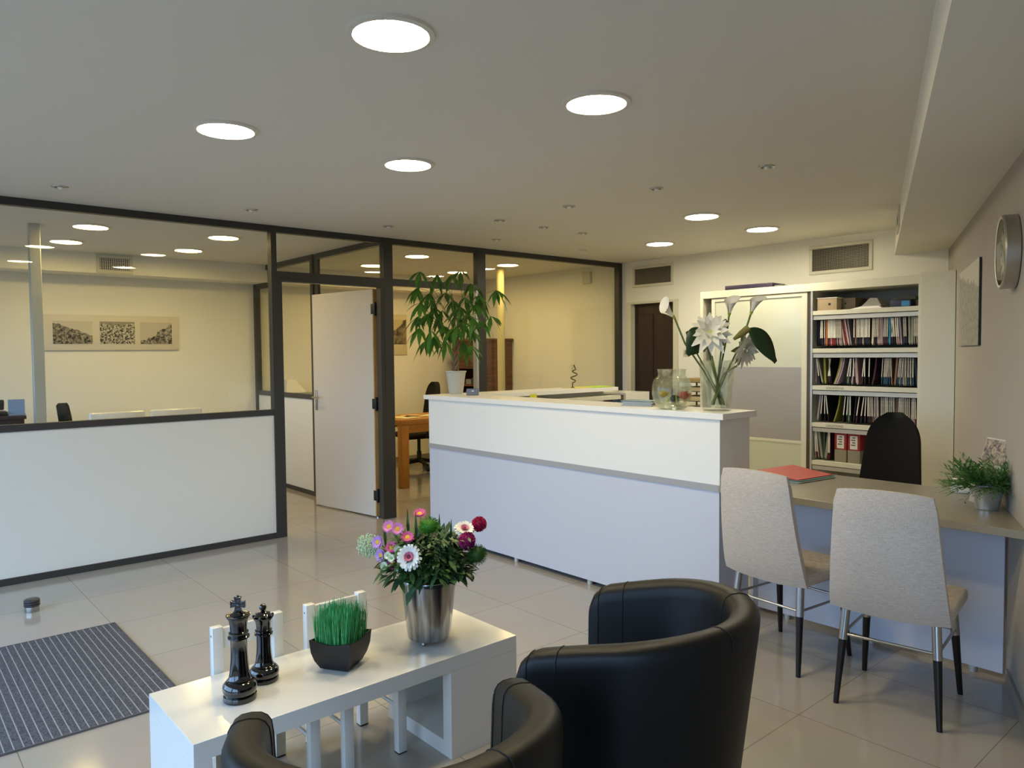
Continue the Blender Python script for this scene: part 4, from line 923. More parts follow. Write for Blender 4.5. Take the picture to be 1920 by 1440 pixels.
# ------------------------------------------------------------------ things on the counter
PT = Vector((-4.885, 3.652, 1.132))
pa = thing('potted_tree', 'money tree with drooping hand shaped leaves in a pale grey pot on the counter', 'potted tree', PT)
bm = nb(); lathe(bm, [(0, 0), (.052, 0), (.055, .004), (.058, .02), (.080, .172), (.086, .176), (.086, .186), (.080, .187), (.076, .172), (0, .165)], seg=40, cap=False); pot = obj('pot', bm, M('pale grey pot', '#b9b6ac', .35), pa, 40)
bm = nb(); random.seed(3)
for i in range(60): a_ = random.uniform(0, 6.28); q = .07*math.sqrt(random.random()); ball(bm, (q*math.cos(a_), q*math.sin(a_), .170), random.uniform(.006, .011), 6)
obj('pebbles', bm, M('white pebbles', '#cfcbc2', .7), pot)
bm = nb()
for k in range(3):
    pts = []
    for i in range(19):
        s_ = i/18; a_ = 2*math.pi*k/3 + s_*9.5; q = .016*(1-.2*s_); pts.append(RIGHT*(.01*s_)+Vector((q*math.cos(a_), q*math.sin(a_), .165+.30*s_)))
    tube(bm, pts, [.012-.004*i/18 for i in range(19)], 8)
obj('trunk', bm, BARK, pa)
bm = nb(); tube(bm, [Vector((.022*math.cos(a_*.4), .022*math.sin(a_*.4), .335)) for a_ in range(16)], .004, 6, closed=True); obj('red_tie', bm, M('red tie', '#b03a35', .6), pa)
hubs = [(790, 513), (815, 512), (843, 513), (864, 511), (784, 542), (803, 550), (832, 547), (882, 534), (795, 572), (812, 577), (846, 562), (862, 577), (897, 556), (930, 548), (783, 594), (802, 590), (826, 582), (850, 592), (874, 590), (895, 570), (790, 617), (812, 622), (831, 612), (858, 616), (884, 622), (921, 598), (903, 606), (796, 640), (815, 632), (838, 642), (865, 642), (882, 650), (808, 560), (846, 620), (872, 560), (822, 600), (868, 605), (888, 600)]
bl = nb(); bs = nb(); random.seed(5)
nodes = [RIGHT*.01+UP*.46]
for rt_, up_, tw_ in ((-.10, .72, .05), (-.03, .80, -.06), (.06, .78, .03), (.12, .70, -.03), (-.14, .56, -.04), (.03, .60, .08)):
    p_ = off(rt_, up_, tw_); m_ = nodes[0].lerp(p_, .5)+UP*.03; tube(bs, [nodes[0]-UP*.03, m_, p_], [.006, .004, .0028], 6); nodes.append(p_)
for px_, py_ in hubs:
    h = off((px_-853)/230, (740-py_)/230, random.uniform(-.22, .22))
    nd = min(nodes, key=lambda q: (q-h).length); m_ = nd.lerp(h, .55)+UP*.035
    tube(bs, [nd, m_, h], [.0022, .0018, .0015], 5)
    od = h-nd; od.z = 0; od = od.normalized() if od.length > .01 else RIGHT
    n_ = random.choice((5, 6, 6, 7))
    for k in range(n_):
        a_ = (k-(n_-1)/2)*(5.2/n_); dv = Matrix.Rotation(a_, 3, 'Z') @ od; s_ = 1-.35*abs(a_)/2.6
        leaf(bl, h, dv*.55 + UP*random.uniform(-.75, -.15), UP, random.uniform(.125, .17)*s_, random.uniform(.040, .054)*s_, random.uniform(.25, .6), 7, .22, .55)
raw('foliage', bl, GREEN_A, pa); obj('branches', bs, STEM_G, pa)

t = thing('card_holder', 'small clear card holder with bluish cards on the counter beside the tree pot', 'card holder', (-4.60, 3.60, 1.132), YAW)
bm = nb(); box(bm, -.048, .048, -.012, .012, 0, .005); box(bm, -.048, .048, .008, .012, 0, .052); box(bm, -.048, .048, -.012, -.009, 0, .022); obj('holder', bm, M('clear acrylic', '#8c8f98', .15, trans=.4), t, 0)
bm = nb(); box(bm, -.043, .043, -.006, .006, .005, .047); obj('cards', bm, M('card stack', '#6d7488', .6), t, 0)
bm = nb(); prism(bm, [(-.012, 0), (.014, 0), (.004, .012), (-.004, .007)], -.0005, .0005); o = obj('card_emblem', bm, PAPER, t, 0); o.rotation_euler = (R(90), 0, 0); o.location = (0, -.0066, .03)
t = thing('brochure_stack', 'small stack of brochures on the counter left of the fish jar', 'brochures', (-2.93, 3.60, 1.132), R(14))
bm = nb()
for i in range(7): box(bm, -.10+.006*(i % 3), .10+.006*(i % 3), -.07-.004*(i % 2), .07, .004*i, .004*i+.0036)
obj('brochures', bm, M('brochure paper', '#a9b0b0', .5), t, 0)
bm = nb(); box(bm, -.105, .10, -.075, .068, .0285, .031); obj('top_brochure', bm, M('teal brochure', '#5d7f86', .4), t, 0)
t = thing('open_leaflet', 'open cream leaflet beside the fish jar on the counter', 'leaflet', (-2.74, 3.64, 1.132), R(30))
bm = nb(); vs = [bm.verts.new(v) for v in ((-.1, -.07, .004), (0, -.07, .026), (.1, -.07, .003), (-.1, .07, .004), (0, .07, .026), (.1, .07, .003), (-.1, -.07, .0), (.1, -.07, 0), (-.1, .07, 0), (.1, .07, 0))]
for f in ((0, 1, 4, 3), (1, 2, 5, 4), (6, 8, 9, 7), (0, 6, 7, 2, 1), (3, 4, 5, 9, 8), (0, 3, 8, 6), (2, 7, 9, 5)): bm.faces.new([vs[i] for i in f])
obj('leaflet', bm, M('cream leaflet', '#c9b88c', .5), t, 0)

def clear_mat(name, col, ior, share):      # clear body: part straight-through, part refracting
    m = bpy.data.materials.new(name); m.use_nodes = True; t = m.node_tree; t.nodes.clear(); o = t.nodes.new('ShaderNodeOutputMaterial')
    tr = t.nodes.new('ShaderNodeBsdfTransparent'); tr.inputs[0].default_value = lin(col)
    gl = t.nodes.new('ShaderNodeBsdfGlass'); gl.inputs['Roughness'].default_value = 0.0; gl.inputs['IOR'].default_value = ior; gl.inputs['Color'].default_value = lin(col)
    mx = t.nodes.new('ShaderNodeMixShader'); mx.inputs[0].default_value = share; t.links.new(tr.outputs[0], mx.inputs[1]); t.links.new(gl.outputs[0], mx.inputs[2]); t.links.new(mx.outputs[0], o.inputs[0]); return m
CLEAR = clear_mat('clear vase glass', '#fdfffd', 1.45, .22)
WATER = clear_mat('jar water', '#fdfffe', 1.33, .2)
JR = Vector((-2.613, 3.485, 1.132)); JK = 1.25
jar = thing('fish_jar', 'clear glass jar of water with toy glass fish, on the counter', 'jar', JR)
ph = [(.0, .0), (.052, .0), (.068, .012), (.084, .045), (.090, .085), (.089, .135), (.080, .168), (.066, .185), (.062, .195), (.063, .215), (.067, .226)]; ph = [(r*JK, z) for r, z in ph]
bm = nb(); lathe(bm, ph + [(.064*JK, .228)] + [(max(r-.0035, 0), z+(.006 if z < .01 else 0)) for r, z in ph[::-1][1:]], seg=48, cap=False); obj('glass', bm, CLEAR, jar, 60)
bm = nb(); lathe(bm, [(0, .0065)] + [(r-.0045, max(z, .0065)) for r, z in ph[1:7]] + [(.0, .168)], seg=48, cap=False); obj('water', bm, WATER, jar, 60)
def toy_fish(lab, c1, c2, rt, up, tw, s, flip=1):
    t = thing('toy_fish', lab, 'toy fish', JR+off(rt, up, tw), math.atan2(RIGHT.y, RIGHT.x), 'toy fish in the jar')
    bm = nb(); ball(bm, (0, 0, 0), .017*s, 14, (1.2, .55, .95)); obj('body', bm, M('fish glass '+c1, c1, .15, coat=1), t)
    bm = nb()
    prism(bm, [(.016*s*flip, .0), (.032*s*flip, .012*s), (.028*s*flip, 0), (.032*s*flip, -.012*s)], -.002, .002, .0006); t2 = obj('tail', bm, M('fish glass '+c2, c2, .15, coat=1), t, 0); t2.rotation_euler = (R(90), 0, 0)
    bm = nb(); tube(bm, [(-.004*s*flip, 0, .018*s), (-.004*s*flip, -.0098*s, .004*s), (-.004*s*flip, -.0098*s, -.004*s), (-.004*s*flip, 0, -.018*s)], .0022*s, 6); obj('stripe', bm, M('fish glass '+c2, c2, .15, coat=1), t)
toy_fish('yellow toy fish in the jar, left one', '#d9b21a', '#c9a83a', -.055, .088, .035, 1.15)
toy_fish('black toy fish with yellow stripe in the jar, middle one', '#101216', '#c4d02a', .005, .062, .055, 1.35, -1)
toy_fish('red and orange toy fish in the jar, right one', '#c23a22', '#d9803a', .060, .080, .03, 1.5)

VS = Vector((-2.375, 3.575, 1.132)); VK = 1.36
vs_ = thing('glass_vase', 'tall flared clear glass vase with white flowers at the counter corner', 'vase', VS)
bm = nb(); lathe(bm, [(r_*VK, z_) for r_, z_ in ((0, 0), (.054, 0), (.057, .004), (.062, .10), (.072, .272), (.0735, .276), (.070, .276), (.0595, .10), (.053, .022), (0, .020))], seg=48, cap=False); obj('glass', bm, CLEAR, vs_, 50)
def lstem(t, at, pts, r=.0052):
    bm = nb(); tube(bm, [p-at for p in pts], r, 8); obj('stem', bm, STEM_G, t)
def calla(lab, rt, up, tw, tip, foot, open_dir):
    at = off(rt, up, tw); t = thing('calla_lily', lab, 'flower', VS+at, 0, 'white calla lilies in the vase'); ax = Vector(tip).normalized()
    lstem(t, at, [off(*foot), off(foot[0]*.3+rt*.35, .22, tw*.3), off(rt*.75, up*.72, tw*.8), at])
    s = ax.cross(Vector(open_dir)).normalized(); u = s.cross(ax).normalized(); bm = nb(); n, m_ = 8, 14; g = []
    for i in range(n+1):
        q = i/n; row_ = []
        for j in range(m_+1):
            a_ = -math.pi*.93 + 2*math.pi*.93*j/m_; rad = .005 + .024*q**1.1
            k = (1+math.cos(a_))/2      # 1 on the long lip side
            ln = (.066+.050*k**1.4)*q; flare = .020*q**4*(.15+k)
            row_.append(bm.verts.new(ax*ln + (u*math.cos(a_)+s*math.sin(a_))*(rad+flare)))
        g.append(row_)
    for A, B in zip(g, g[1:]):
        for j in range(m_): bm.faces.new((A[j], A[j+1], B[j+1], B[j]))
    raw('bloom', bm, PETAL_W, t)
    bm = nb(); tube(bm, [ax*.0, ax*.03, ax*.065], [.004, .0045, .003], 8); obj('spadix', bm, YEL, t)
    bm = nb(); lathe(bm, [(.004, -.01), (.007, .0), (.0105, .014)], seg=12, cap=False)
    m4 = Matrix(((s.x, u.x, ax.x, 0), (s.y, u.y, ax.y, 0), (s.z, u.z, ax.z, 0), (0, 0, 0, 1))); bm.transform(m4); obj('calyx', bm, M('lily calyx', '#9aa83f', .5), t)
calla('white calla lily leaning far left above the vase', -.235, .515, .0, off(-.75, .75, .15), (.03, .03, 0), off(.3, 1, -.5))
calla('white calla lily standing upright in the middle of the vase', .075, .525, -.03, off(.12, 1, .1), (-.02, .03, .01), off(.9, .2, -.8))
calla('white calla lily leaning right, the rightmost bloom', .180, .530, .02, off(.35, 1, .15), (-.02, .03, -.01), off(1, .2, -.3))
def lotus(lab, rt, up, tw, d, r_, foot):
    at = off(rt, up, tw); t = thing('lotus_flower', lab, 'flower', VS+at, 0, 'white many petalled flowers in the vase')
    lstem(t, at, [off(*foot), off(foot[0]*.3+rt*.3, .2, tw*.3), off(rt*.8, up*.75, tw*.6), at-d.normalized()*.01])
    bm = nb(); petals(bm, (0, 0, 0), d, r_, 12, r_*.34, .1, .05, .12, 1, .6, .12); petals(bm, d.normalized()*.006, d, r_*.85, 10, r_*.30, .55, .05, .05, 1, .6, .12); petals(bm, d.normalized()*.01, d, r_*.6, 9, r_*.2, 1.1, .05, 0, 1, .6, .15); raw('petals', bm, PETAL_W, t)
    bm = nb(); petals(bm, d.normalized()*-.004, d, r_*.82, 5, r_*.36, -.25, .05, .15, 1, .55, .15); raw('sepals', bm, M('lotus sepal', '#8c9156', .55), t)
    bm = nb(); disc(bm, d.normalized()*.012, d, .009, .8); obj('centre', bm, M('lotus centre', '#c6cf6a', .6), t)
lotus('large white many petalled flower in the centre of the vase', -.055, .430, .07, off(-.1, .3, 1), .122, (.02, .03, -.01))
lotus('white many petalled flower hanging at the right behind the green leaf', .158, .338, -.02, off(.55, -.25, .7), .105, (-.03, .03, 0))
def bigleaf(lab, rt, up, tw, d, L_, W_, nrm, foot, roll_=False):
    at = off(rt, up, tw); t = thing('lily_leaf', lab, 'leaf', VS+at, 0, 'green leaves in the vase')
    lstem(t, at, [off(*foot), off(foot[0]*.3+rt*.35, .2, tw*.3), off(rt*.75, up*.8, tw*.7), at], .0045)
    bm = nb(); leaf(bm, (0, 0, 0), d, nrm, L_, W_, .25, 12, .15, None, .2); o = raw('blade', bm, LEAF_DK, t)
    s_ = o.modifiers.new('thickness', 'SOLIDIFY'); s_.thickness = .0012
    if roll_: bm = nb(); d_ = off(-.12, -.09, 0).normalized(); tube(bm, [d_*.10, d_*.05, d_*0], [.008, .018, .021], 12); obj('rolled_sheath', bm, M('pale leaf sheath', '#7f7a3f', .5), t)
bigleaf('dark green leaf drooping at the left of the vase', -.085, .445, .05, off(-.6, -.6, .2), .145, .135, off(.35, .2, 1), (.04, .03, .01))
bigleaf('small green leaf curled beside the left calla stem', -.175, .435, .02, off(.85, -.5, .3), .10, .075, off(.1, .5, 1), (.045, .03, -.01))
bigleaf('dark green leaf folded over at the right of the vase', .165, .452, .03, off(.62, -.62, .12), .20, .14, off(.4, .45, .9), (-.03, .03, .02), True)
bigleaf('small green leaf behind the centre flower', .03, .44, .02, off(.15, 1, 0), .085, .045, off(-.6, 0, .8), (-.01, .03, -.02))

t = thing('bamboo_sprig', 'spiral lucky bamboo sprig standing on the return counter by the glass', 'bamboo', (-4.80, 4.92, 1.132))
bm = nb(); lathe(bm, [(0, 0), (.020, 0), (.022, .004), (.016, .01), (0, .012)], seg=20, cap=False); obj('base', bm, M('smoked glass base', '#5a5038', .2), t)
pts = [Vector((0, 0, .01)), Vector((0, 0, .045))]
for i in range(22): s_ = i/21; pts.append(RIGHT*(.026*math.sin(s_*4*math.pi)+.03*s_) + TOWARD*(.02*(math.cos(s_*4*math.pi)-1)) + UP*(.05+.12*s_))
pts += [RIGHT*.022+UP*.19, RIGHT*.012+UP*.215]
bm = nb(); tube(bm, pts, .0055, 8); obj('cane', bm, M('bamboo cane', '#4a3f22', .4), t)
bm = nb()
for d_ in ((-1, .25, 0), (-.9, -.2, .3), (-.5, -.8, .2), (.3, .8, 0)): leaf(bm, RIGHT*.012+UP*.21, off(*d_), UP, .05, .014, .3)
for d_ in ((.9, .3, 0), (.6, .7, .3)): leaf(bm, RIGHT*.035+UP*.16, off(*d_), UP, .035, .009, .3)
raw('leaves', bm, M('bamboo leaf', '#6f8a38', .5), t)
def sheet(name, lab, cat, loc, rot, w, d_, mat, n=1, grp=None):
    t = thing(name, lab, cat, loc, rot, grp); bm = nb()
    for i in range(n): box(bm, -w/2+.004*(i % 2), w/2+.004*(i % 2), -d_/2, d_/2, .0012*i, .0012*i+.001)
    obj('sheets', bm, mat, t, 0); return t
sheet('paper_sheet', 'pale yellow sheet on the return counter behind the bamboo', 'paper', (-4.80, 5.02, 1.132), R(8), .21, .30, M('yellow paper', '#d9cc7a', .7), 4)
sheet('paper_sheet', 'bright green sheet at the far end of the return counter', 'paper', (-4.79, 5.22, 1.132), R(-6), .22, .29, M('green paper', '#a9c93f', .7), 5)
t = thing('sticky_note', 'bright yellow sticky note hanging on the edge of the return counter', 'sticky note', (-4.638, 4.28, 1.10), 0)
bm = nb(); box(bm, 0, .0012, -.04, .04, -.035, .012); obj('note', bm, M('neon yellow note', '#cfd23a', .6), t, 0)

# white magazine rack and low shelf past the return counter
t = thing('magazine_rack', 'white open rack of magazines past the end of the return counter', 'magazine rack', (-4.99, 5.80, 0))
bm = nb(); box(bm, -.25, -.22, -.18, .18, 0, 1.04); box(bm, .20, .23, -.18, .18, 0, 1.04); box(bm, -.22, .20, .15, .18, 0, 1.04); box(bm, -.22, .20, -.18, .15, .86, .88); box(bm, -.22, .20, -.18, .15, .0, .02); box(bm, -.25, .23, -.18, .18, 1.04, 1.06); obj('body', bm, LACQ, t, 0)
for i in range(4):
    m_ = thing('magazine', ['dark landscape magazine, leftmost in the white rack', 'brown covered magazine, second in the white rack', 'blue covered magazine, third in the white rack', 'pale covered magazine, rightmost in the white rack'][i], 'magazine', (-4.99-.17+.105*i, 5.70, .88), 0, 'magazines in the white rack')
    bm = nb(); box(bm, -.047, .047, 0, .008, 0, .14); obj('cover', bm, M('magazine %d' % i, ['#3d4248', '#6a5646', '#2f4a6a', '#a59d8c'][i], .4, noise=((25, 25, 25), ['#15181c', '#2a1f18', '#7f97a8', '#5a5348'][i])), m_, 0)
t = thing('side_cabinet', 'low cream cabinet against the back wall, stacks lying on it', 'cabinet', (-4.55, 6.40, 0))
bm = nb(); box(bm, -.33, .33, -.25, .25, .04, .88, .003); obj('body', bm, CAB, t); bm = nb(); box(bm, -.345, .345, -.262, .258, .88, .905, .002); obj('top', bm, CAB, t); bm = nb(); box(bm, -.31, .31, -.22, .25, 0, .04); obj('plinth', bm, BLACK, t)
bm = nb(); box(bm, -.325, -.003, -.266, -.25, .06, .87, .002); d_ = obj('door', bm, CAB, t); bm = nb(); box(bm, -.03, -.018, -.29, -.266, .6, .75, .003); obj('handle', bm, ALU, d_)
bm = nb(); box(bm, .003, .325, -.266, -.25, .06, .87, .002); d_ = obj('door', bm, CAB, t); bm = nb(); box(bm, .018, .03, -.29, -.266, .6, .75, .003); obj('handle', bm, ALU, d_)
t = thing('letter_tray', 'black letter tray with papers on the low cabinet behind the fish jar', 'letter tray', (-4.40, 6.34, .905))
bm = nb()
for z_ in (.06, .155, .245): box(bm, -.16, .13, -.16, .16, z_, z_+.006)
for x_, y_ in ((-.155, -.155), (.125, -.155), (-.155, .155), (.125, .155)): box(bm, x_-.006, x_+.006, y_-.006, y_+.006, 0, .25)
obj('tray', bm, BLACK, t, 0); bm = nb(); box(bm, -.15, .12, -.15, .14, .066, .11); box(bm, -.15, .12, -.14, .15, .161, .2); obj('papers', bm, M('cream papers', '#b8a77e', .7), t, 0)
bm = nb(); box(bm, -.15, .12, -.15, .15, .251, .285); obj('folder', bm, M('kraft folder', '#9c8355', .7), t, 0)
t = thing('light_switch', 'small cream switch plate on the wall right of the brown door', 'light switch', (-4.80, YB, 1.45)); bm = nb(); box(bm, -.04, .04, -.01, 0, -.04, .04, .003); obj('plate', bm, CAB, t); bm = nb(); box(bm, -.02, .02, -.014, -.01, -.025, .025, .002); obj('rocker', bm, M('switch rocker', '#8f8b7a', .4), t)

# ------------------------------------------------------------------ things on the desk
t = thing('folder_stack', 'folders with a bright red one on top, at the counter end of the desk', 'folders', (-2.10, 3.93, .749), R(-8))
for i, (c_, w_) in enumerate((('#5f8f97', .0), ('#c9cfc9', .01), ('#2a2c30', -.005), ('#7fb0ae', .004))):
    bm = nb(); box(bm, -.12+w_, .135+w_, -.16, .16, .0035*i, .0035*i+.003); obj('folder', bm, M('folder '+c_, c_, .6), t, 0)
bm = nb(); n = 8
top_ = [[bm.verts.new((-.13+.26*i/n, y_, .015+dz+.022*(1-i/n)**1.5)) for i in range(n+1)] for y_, dz in ((-.16, .004), (.16, .004), (.16, 0), (-.16, 0))]
for i in range(n):
    for k in range(4): bm.faces.new((top_[k][i], top_[k][i+1], top_[(k+1) % 4][i+1], top_[(k+1) % 4][i]))
bm.faces.new([q[0] for q in top_]); bm.faces.new([q[-1] for q in top_][::-1]); obj('red_folder', bm, M('red folder', '#c23c33', .5), t, 0)
ZP = Vector((-1.10, 3.745, .749))
zp = thing('zinc_pot_plant', 'bushy green plant in a small zinc bucket on the right end of the desk', 'potted plant', ZP)
bm = nb(); lathe(bm, [(0, 0), (.044, 0), (.046, .003), (.046, .006), (.066, .105), (.069, .108), (.067, .112), (.063, .105), (.044, .012), (0, .012)], seg=40, cap=False); zk = obj('zinc_bucket', bm, ZINC, zp, 40)
bm = nb(); lathe(bm, [(0, .095), (.061, .095)], seg=24, cap=False); obj('soil', bm, M('dark soil', '#1b1712', .95), zk)
bm = nb(); random.seed(21)
for i in range(230):
    a_ = random.uniform(0, 6.283); el = random.uniform(.14, 1.15); L_ = random.uniform(.10, .19)
    d0 = Vector((math.cos(a_)*math.cos(el), math.sin(a_)*math.cos(el), math.sin(el)))
    if d0.dot(NR) > .45: L_ *= .55
    p0_ = Vector((math.cos(a_)*.03, math.sin(a_)*.03, .09))
    for k in range(9):
        s_ = .25+.75*k/8; p_ = p0_+d0*(L_*s_)-UP*(.10*L_*s_*s_*4*(1-el*.6)); side = (k % 2)*2-1
        q = (d0 + d0.cross(UP).normalized()*side*.7 + UP*random.uniform(-.2, .5))
        leaf(bm, p_, q, UP, random.uniform(.026, .042), .0085, .2, 4, .2, .5)
    tube(bm, [p0_, p0_+d0*L_*.5-UP*.02*L_, p0_+d0*L_-UP*(.4*L_*(1-el*.6))], .0011, 4)
for v in bm.verts:      # leaves press against the wall, none goes through it
    e_ = NR.dot(v.co + ZP) - (DR - .012)
    if e_ > 0: v.co -= NR*e_
fo = raw('foliage', bm, GREEN_D, zp); fo['kind'] = 'stuff'
t = thing('tissue_box', 'small white box on the desk, half behind the zinc pot plant', 'box', (-1.310, 4.11, .749), R(20)); bm = nb(); box(bm, -.055, .055, -.04, .04, 0, .062, .006); obj('box_body', bm, PAPER, t); bm = nb(); prism(bm, [(-.025, -.01), (.025, -.01), (.025, .012), (-.025, .012)], .0615, .0635); obj('slot', bm, BLACK, t, 0)
t = thing('spectacles', 'dark blue spectacles resting upright behind the zinc pot plant', 'spectacles', (-1.215, 4.0, .749), R(30))
bm = nb()
for x_ in (-.03, .03): tube(bm, [Vector((x_+.024*math.cos(k*.3927), 0, .155+.02*math.sin(k*.3927))) for k in range(16)], .0028, 6, closed=True)
tube(bm, [(-.007, 0, .158), (.007, 0, .158)], .0024, 6); obj('rims', bm, M('blue spectacle frame', '#1f3558', .3), t)
bm = nb(); lathe(bm, [(0, 0), (.03, 0), (.03, .006), (.006, .012), (.006, .15)], seg=20); obj('stand', bm, M('clear stand', '#9fb0c4', .1, trans=.6), t)
pcx = thing('photo_card', 'printed photo card leaning against the right wall behind the zinc pot', 'photo card', (-1.150, 3.835, .749), ang_r+R(28))
bm = nb(); t_ = nb(); box(t_, -.085, .085, -.002, .002, 0, .31); merge(bm, t_, Matrix.Rotation(R(-16), 4, 'X')); cb = obj('card', bm, M('card backing', '#c6c0ae', .6), pcx, 0)
bm = nb(); t_ = nb(); box(t_, -.08, .08, -.004, -.002, .19, .303); merge(bm, t_, Matrix.Rotation(R(-16), 4, 'X')); obj('photograph', bm, photo_mat('village print', 45, .35, .65, '#4a4350', '#b7a58c'), cb, 0)
bm = nb()
for z_ in (.09, .11, .13, .15, .165): t_ = nb(); box(t_, -.06, .05, -.003, -.002, z_, z_+.006); merge(bm, t_, Matrix.Rotation(R(-16), 4, 'X'))
obj('print_lines', bm, M('card ink', '#8d8676', .6), cb, 0)

# ------------------------------------------------------------------ left office
od = thing('purple_desk', 'dark purple desk unit at the far left behind the partition glass', 'desk', (-7.55, .40, 0))
bm = nb(); box(bm, -.30, .30, -1.0, .62, .955, .985, .004); obj('desk_top', bm, M('dark purple laminate', '#2c1a24', .3), od)
bm = nb(); box(bm, .255, .275, -1.0, .60, .0, .955, .002); obj('front_panel', bm, M('dark purple laminate', '#2c1a24', .3), od)
bm = nb(); box(bm, -.28, .25, -1.0, -.97, 0, .955); box(bm, -.28, .25, .585, .61, 0, .955); obj('side_panel', bm, M('dark purple laminate', '#2c1a24', .3), od)
t = thing('blue_tray', 'translucent pale blue holder standing on the purple desk', 'desk tray', (-7.35, .965, .985), 0)
bm = nb(); prism(bm, [(-.004, -.058), (.004, -.058), (.004, .058), (-.004, .058)], 0, .13); box(bm, -.06, .03, -.06, .06, 0, .012); obj('panel', bm, M('pale blue acrylic', '#7f9cc9', .25), t, 0)
t = thing('desk_phone', 'dark desk telephone at the left picture edge on the purple desk', 'telephone', (-7.40, .82, .985), 0)
bm = nb(); prism(bm, [(-.09, -.08), (.09, -.08), (.09, .08), (-.09, .08)], 0, .035, .004); obj('phone_base', bm, BLACK, t); bm = nb(); tube(bm, [(-.04, .05, .05), (-.02, .05, .10), (-.03, .05, .12)], .02, 10); obj('handset', bm, BLACK, t)
tp = thing('triple_picture', 'long white panel of three old black and white views on the far office wall', 'picture', (XL, 1.985, 1.708), R(90))
bm = nb(); box(bm, -.615, .655, -.022, -.001, -.180, .180, .002); obj('panel', bm, M('panel board', '#d3cdbd', .6), tp)
for i, (x0, x1, lab) in enumerate(((-.535, -.185, 'view of a hill road below a ruined tower'), (-.115, .215, 'bird view over village roofs'), (.27, .585, 'village street with trees'))):
    m_ = [photo_mat('hill road print', 42, .40, .60, '#24221f', '#9c9788', .03, '#c6c0b0', slope=.3), photo_mat('roof view print', 60, .44, .56, '#2c2a26', '#c6c0b1', .085, '#8f8978'), photo_mat('street print', 34, .40, .62, '#2b2925', '#a9a292', .0, '#bfb9a9', slope=-.55)][i]
    bm = nb(); box(bm, x0-(x0+x1)/2, x1-(x0+x1)/2, -.003, .0, -.115, .115); o = obj('photograph', bm, m_, tp, 0); o.location = ((x0+x1)/2, -.0225, 0); o['label'] = lab

# ------------------------------------------------------------------ right office
wd = thing('wooden_desk', 'orange brown wooden desk with a broad panel leg, beyond the passage', 'desk', (-7.2, 5.2, 0))
bm = nb(); box(bm, -.36, .36, -.82, .80, .685, .745, .003); obj('desk_top', bm, WOODD, wd); 
for y_ in (-.79, .77):
    for x_ in (-.33, .30):
        bm = nb(); box(bm, x_-.03, x_+.06, y_-.03, y_+.06, 0, .685, .004); obj('leg', bm, WOODD, wd)
bm = nb(); box(bm, .33, .35, -.73, .73, .60, .685); box(bm, -.35, -.33, -.73, .73, .60, .685); obj('apron', bm, WOODD, wd)
for i, (dx, dy, r_, c_) in enumerate(((.10, -.62, 12, '#d8c8a0'), (.0, -.45, -15, '#cfae74'), (.12, -.22, 30, '#d6c49c'))):
    sheet('paper_sheet', ['cream sheets nearest the corner of the wooden desk', 'tan folder on the wooden desk', 'cream papers farther along the wooden desk'][i], 'paper', (-7.2+dx, 5.2+dy, .745), R(r_), .3, .22, M('desk paper '+c_, c_, .7), 6)
t = thing('pen', 'dark pen lying on the papers on the wooden desk', 'pen', (-7.10, 4.68, .756)); bm = nb(); tube(bm, [(-.07, -.03, .004), (.07, .05, .004)], .004, 8); obj('barrel', bm, BLACK, t); bm = nb(); tube(bm, [(.07, .05, .004), (.082, .0565, .004)], [.004, .001], 8); obj('tip', bm, CHROME, t)
hx = thing('hutch', 'antique brown wooden hutch with open shelves behind the potted tree', 'hutch', (-7.965, 6.40, 0))
bm = nb(); box(bm, -.34, -.315, -.25, .25, .05, 1.60); box(bm, .315, .34, -.25, .25, .05, 1.60); box(bm, -.315, .315, .23, .25, .05, 1.60); obj('carcass', bm, DRESS, hx, 0)
bm = nb(); box(bm, -.355, .355, -.265, .25, 1.60, 1.625, .004); box(bm, -.375, .375, -.285, .25, 1.625, 1.655, .006); obj('cornice', bm, DRESS, hx)
bm = nb(); box(bm, -.315, .315, -.245, -.22, 1.28, 1.60); box(bm, -.28, .28, -.252, -.245, 1.32, 1.56, .004); obj('upper_door', bm, DRESS, hx)
for z_ in (1.255, 1.02, .86, .45): bm = nb(); box(bm, -.315, .315, -.24, .23, z_, z_+.022); obj('shelf', bm, DRESS, hx, 0)
bm = nb(); box(bm, -.315, .315, -.25, -.23, .05, .45); obj('lower_door', bm, DRESS, hx, 0)
bm = nb(); box(bm, -.36, .36, -.265, .255, 0, .05, .004); obj('plinth', bm, DRESS, hx)
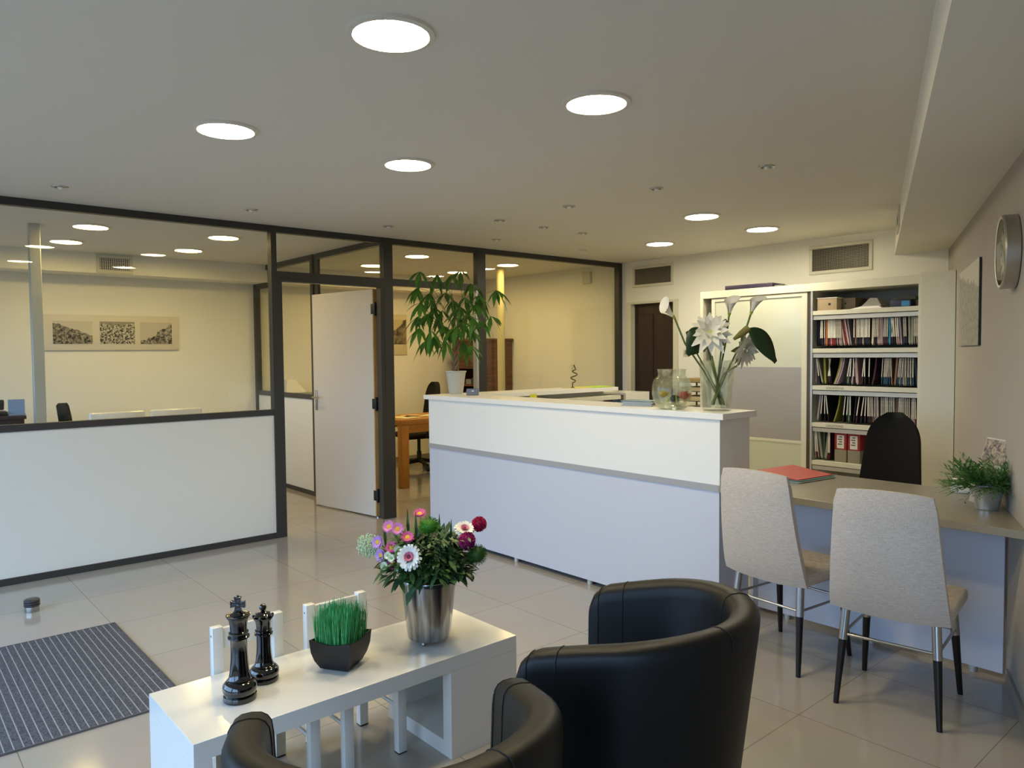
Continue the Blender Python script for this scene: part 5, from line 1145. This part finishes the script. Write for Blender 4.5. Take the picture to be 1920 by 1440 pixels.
for z_, n in ((1.042, 3), (.882, 5)):
    for i in range(n):
        lab = ['grey document pile on the hutch shelf, %s from its left end, %s shelf' % (ORD[i], 'upper' if z_ > 1 else 'lower')][0]
        t = thing('document_pile', lab, 'documents', (-8.18+.13*i, 6.35, z_), 0, 'documents on the hutch shelves'); bm = nb(); box(bm, -.055, .055, -.12, .12, 0, .05+.02*((i*7) % 3), .002); obj('sheets', bm, M('pile grey', '#8a857c', .7) if i % 2 else M('pile dark', '#4f4842', .7), t, 0)
wp = thing('framed_print', 'white bordered sepia print on the far wall of the right office', 'picture', (XL, 5.40, 1.72), R(90))
bm = nb(); box(bm, -.20, .205, -.012, -.001, -.272, .27, .001); obj('mount', bm, M('print mount', '#cfc4a4', .6), wp)
bm = nb(); box(bm, -.165, .19, -.0135, -.012, -.13, .20); obj('print', bm, photo_mat('barn print', 9, .38, .62, '#2a2622', '#8d7f63', .05, '#c2b48e', slope=-.8), wp, 0)
t = thing('printer', 'white and grey office machine on a stand behind the cross partition glass', 'printer', (-8.36, 3.86, 0))
bm = nb(); box(bm, -.22, .22, -.2, .25, .0, .90, .005); obj('stand', bm, CAB, t); bm = nb(); box(bm, -.20, .10, -.16, .2, .90, 1.02, .01); obj('printer_base', bm, M('printer grey', '#9a9a94', .4), t); 
bm = nb(); vs = [bm.verts.new(v) for v in ((-.20, -.14, 1.02), (.10, -.14, 1.02), (.10, .12, 1.02), (-.20, .12, 1.02), (-.20, -.10, 1.17), (.04, -.10, 1.17), (.04, .0, 1.17), (-.20, .0, 1.17))]
for f in ((0, 1, 5, 4), (1, 2, 6, 5), (2, 3, 7, 6), (3, 0, 4, 7), (4, 5, 6, 7), (3, 2, 1, 0)): bm.faces.new([vs[i] for i in f])
obj('paper_feed', bm, PAPER, t, 0)
bm = nb(); box(bm, -.02, .03, -.1345, -.128, 1.10, 1.105); box(bm, -.02, .04, -.1365, -.130, 1.088, 1.093); obj('green_print', bm, M('green print', '#5f9a5a', .6), t, 0)
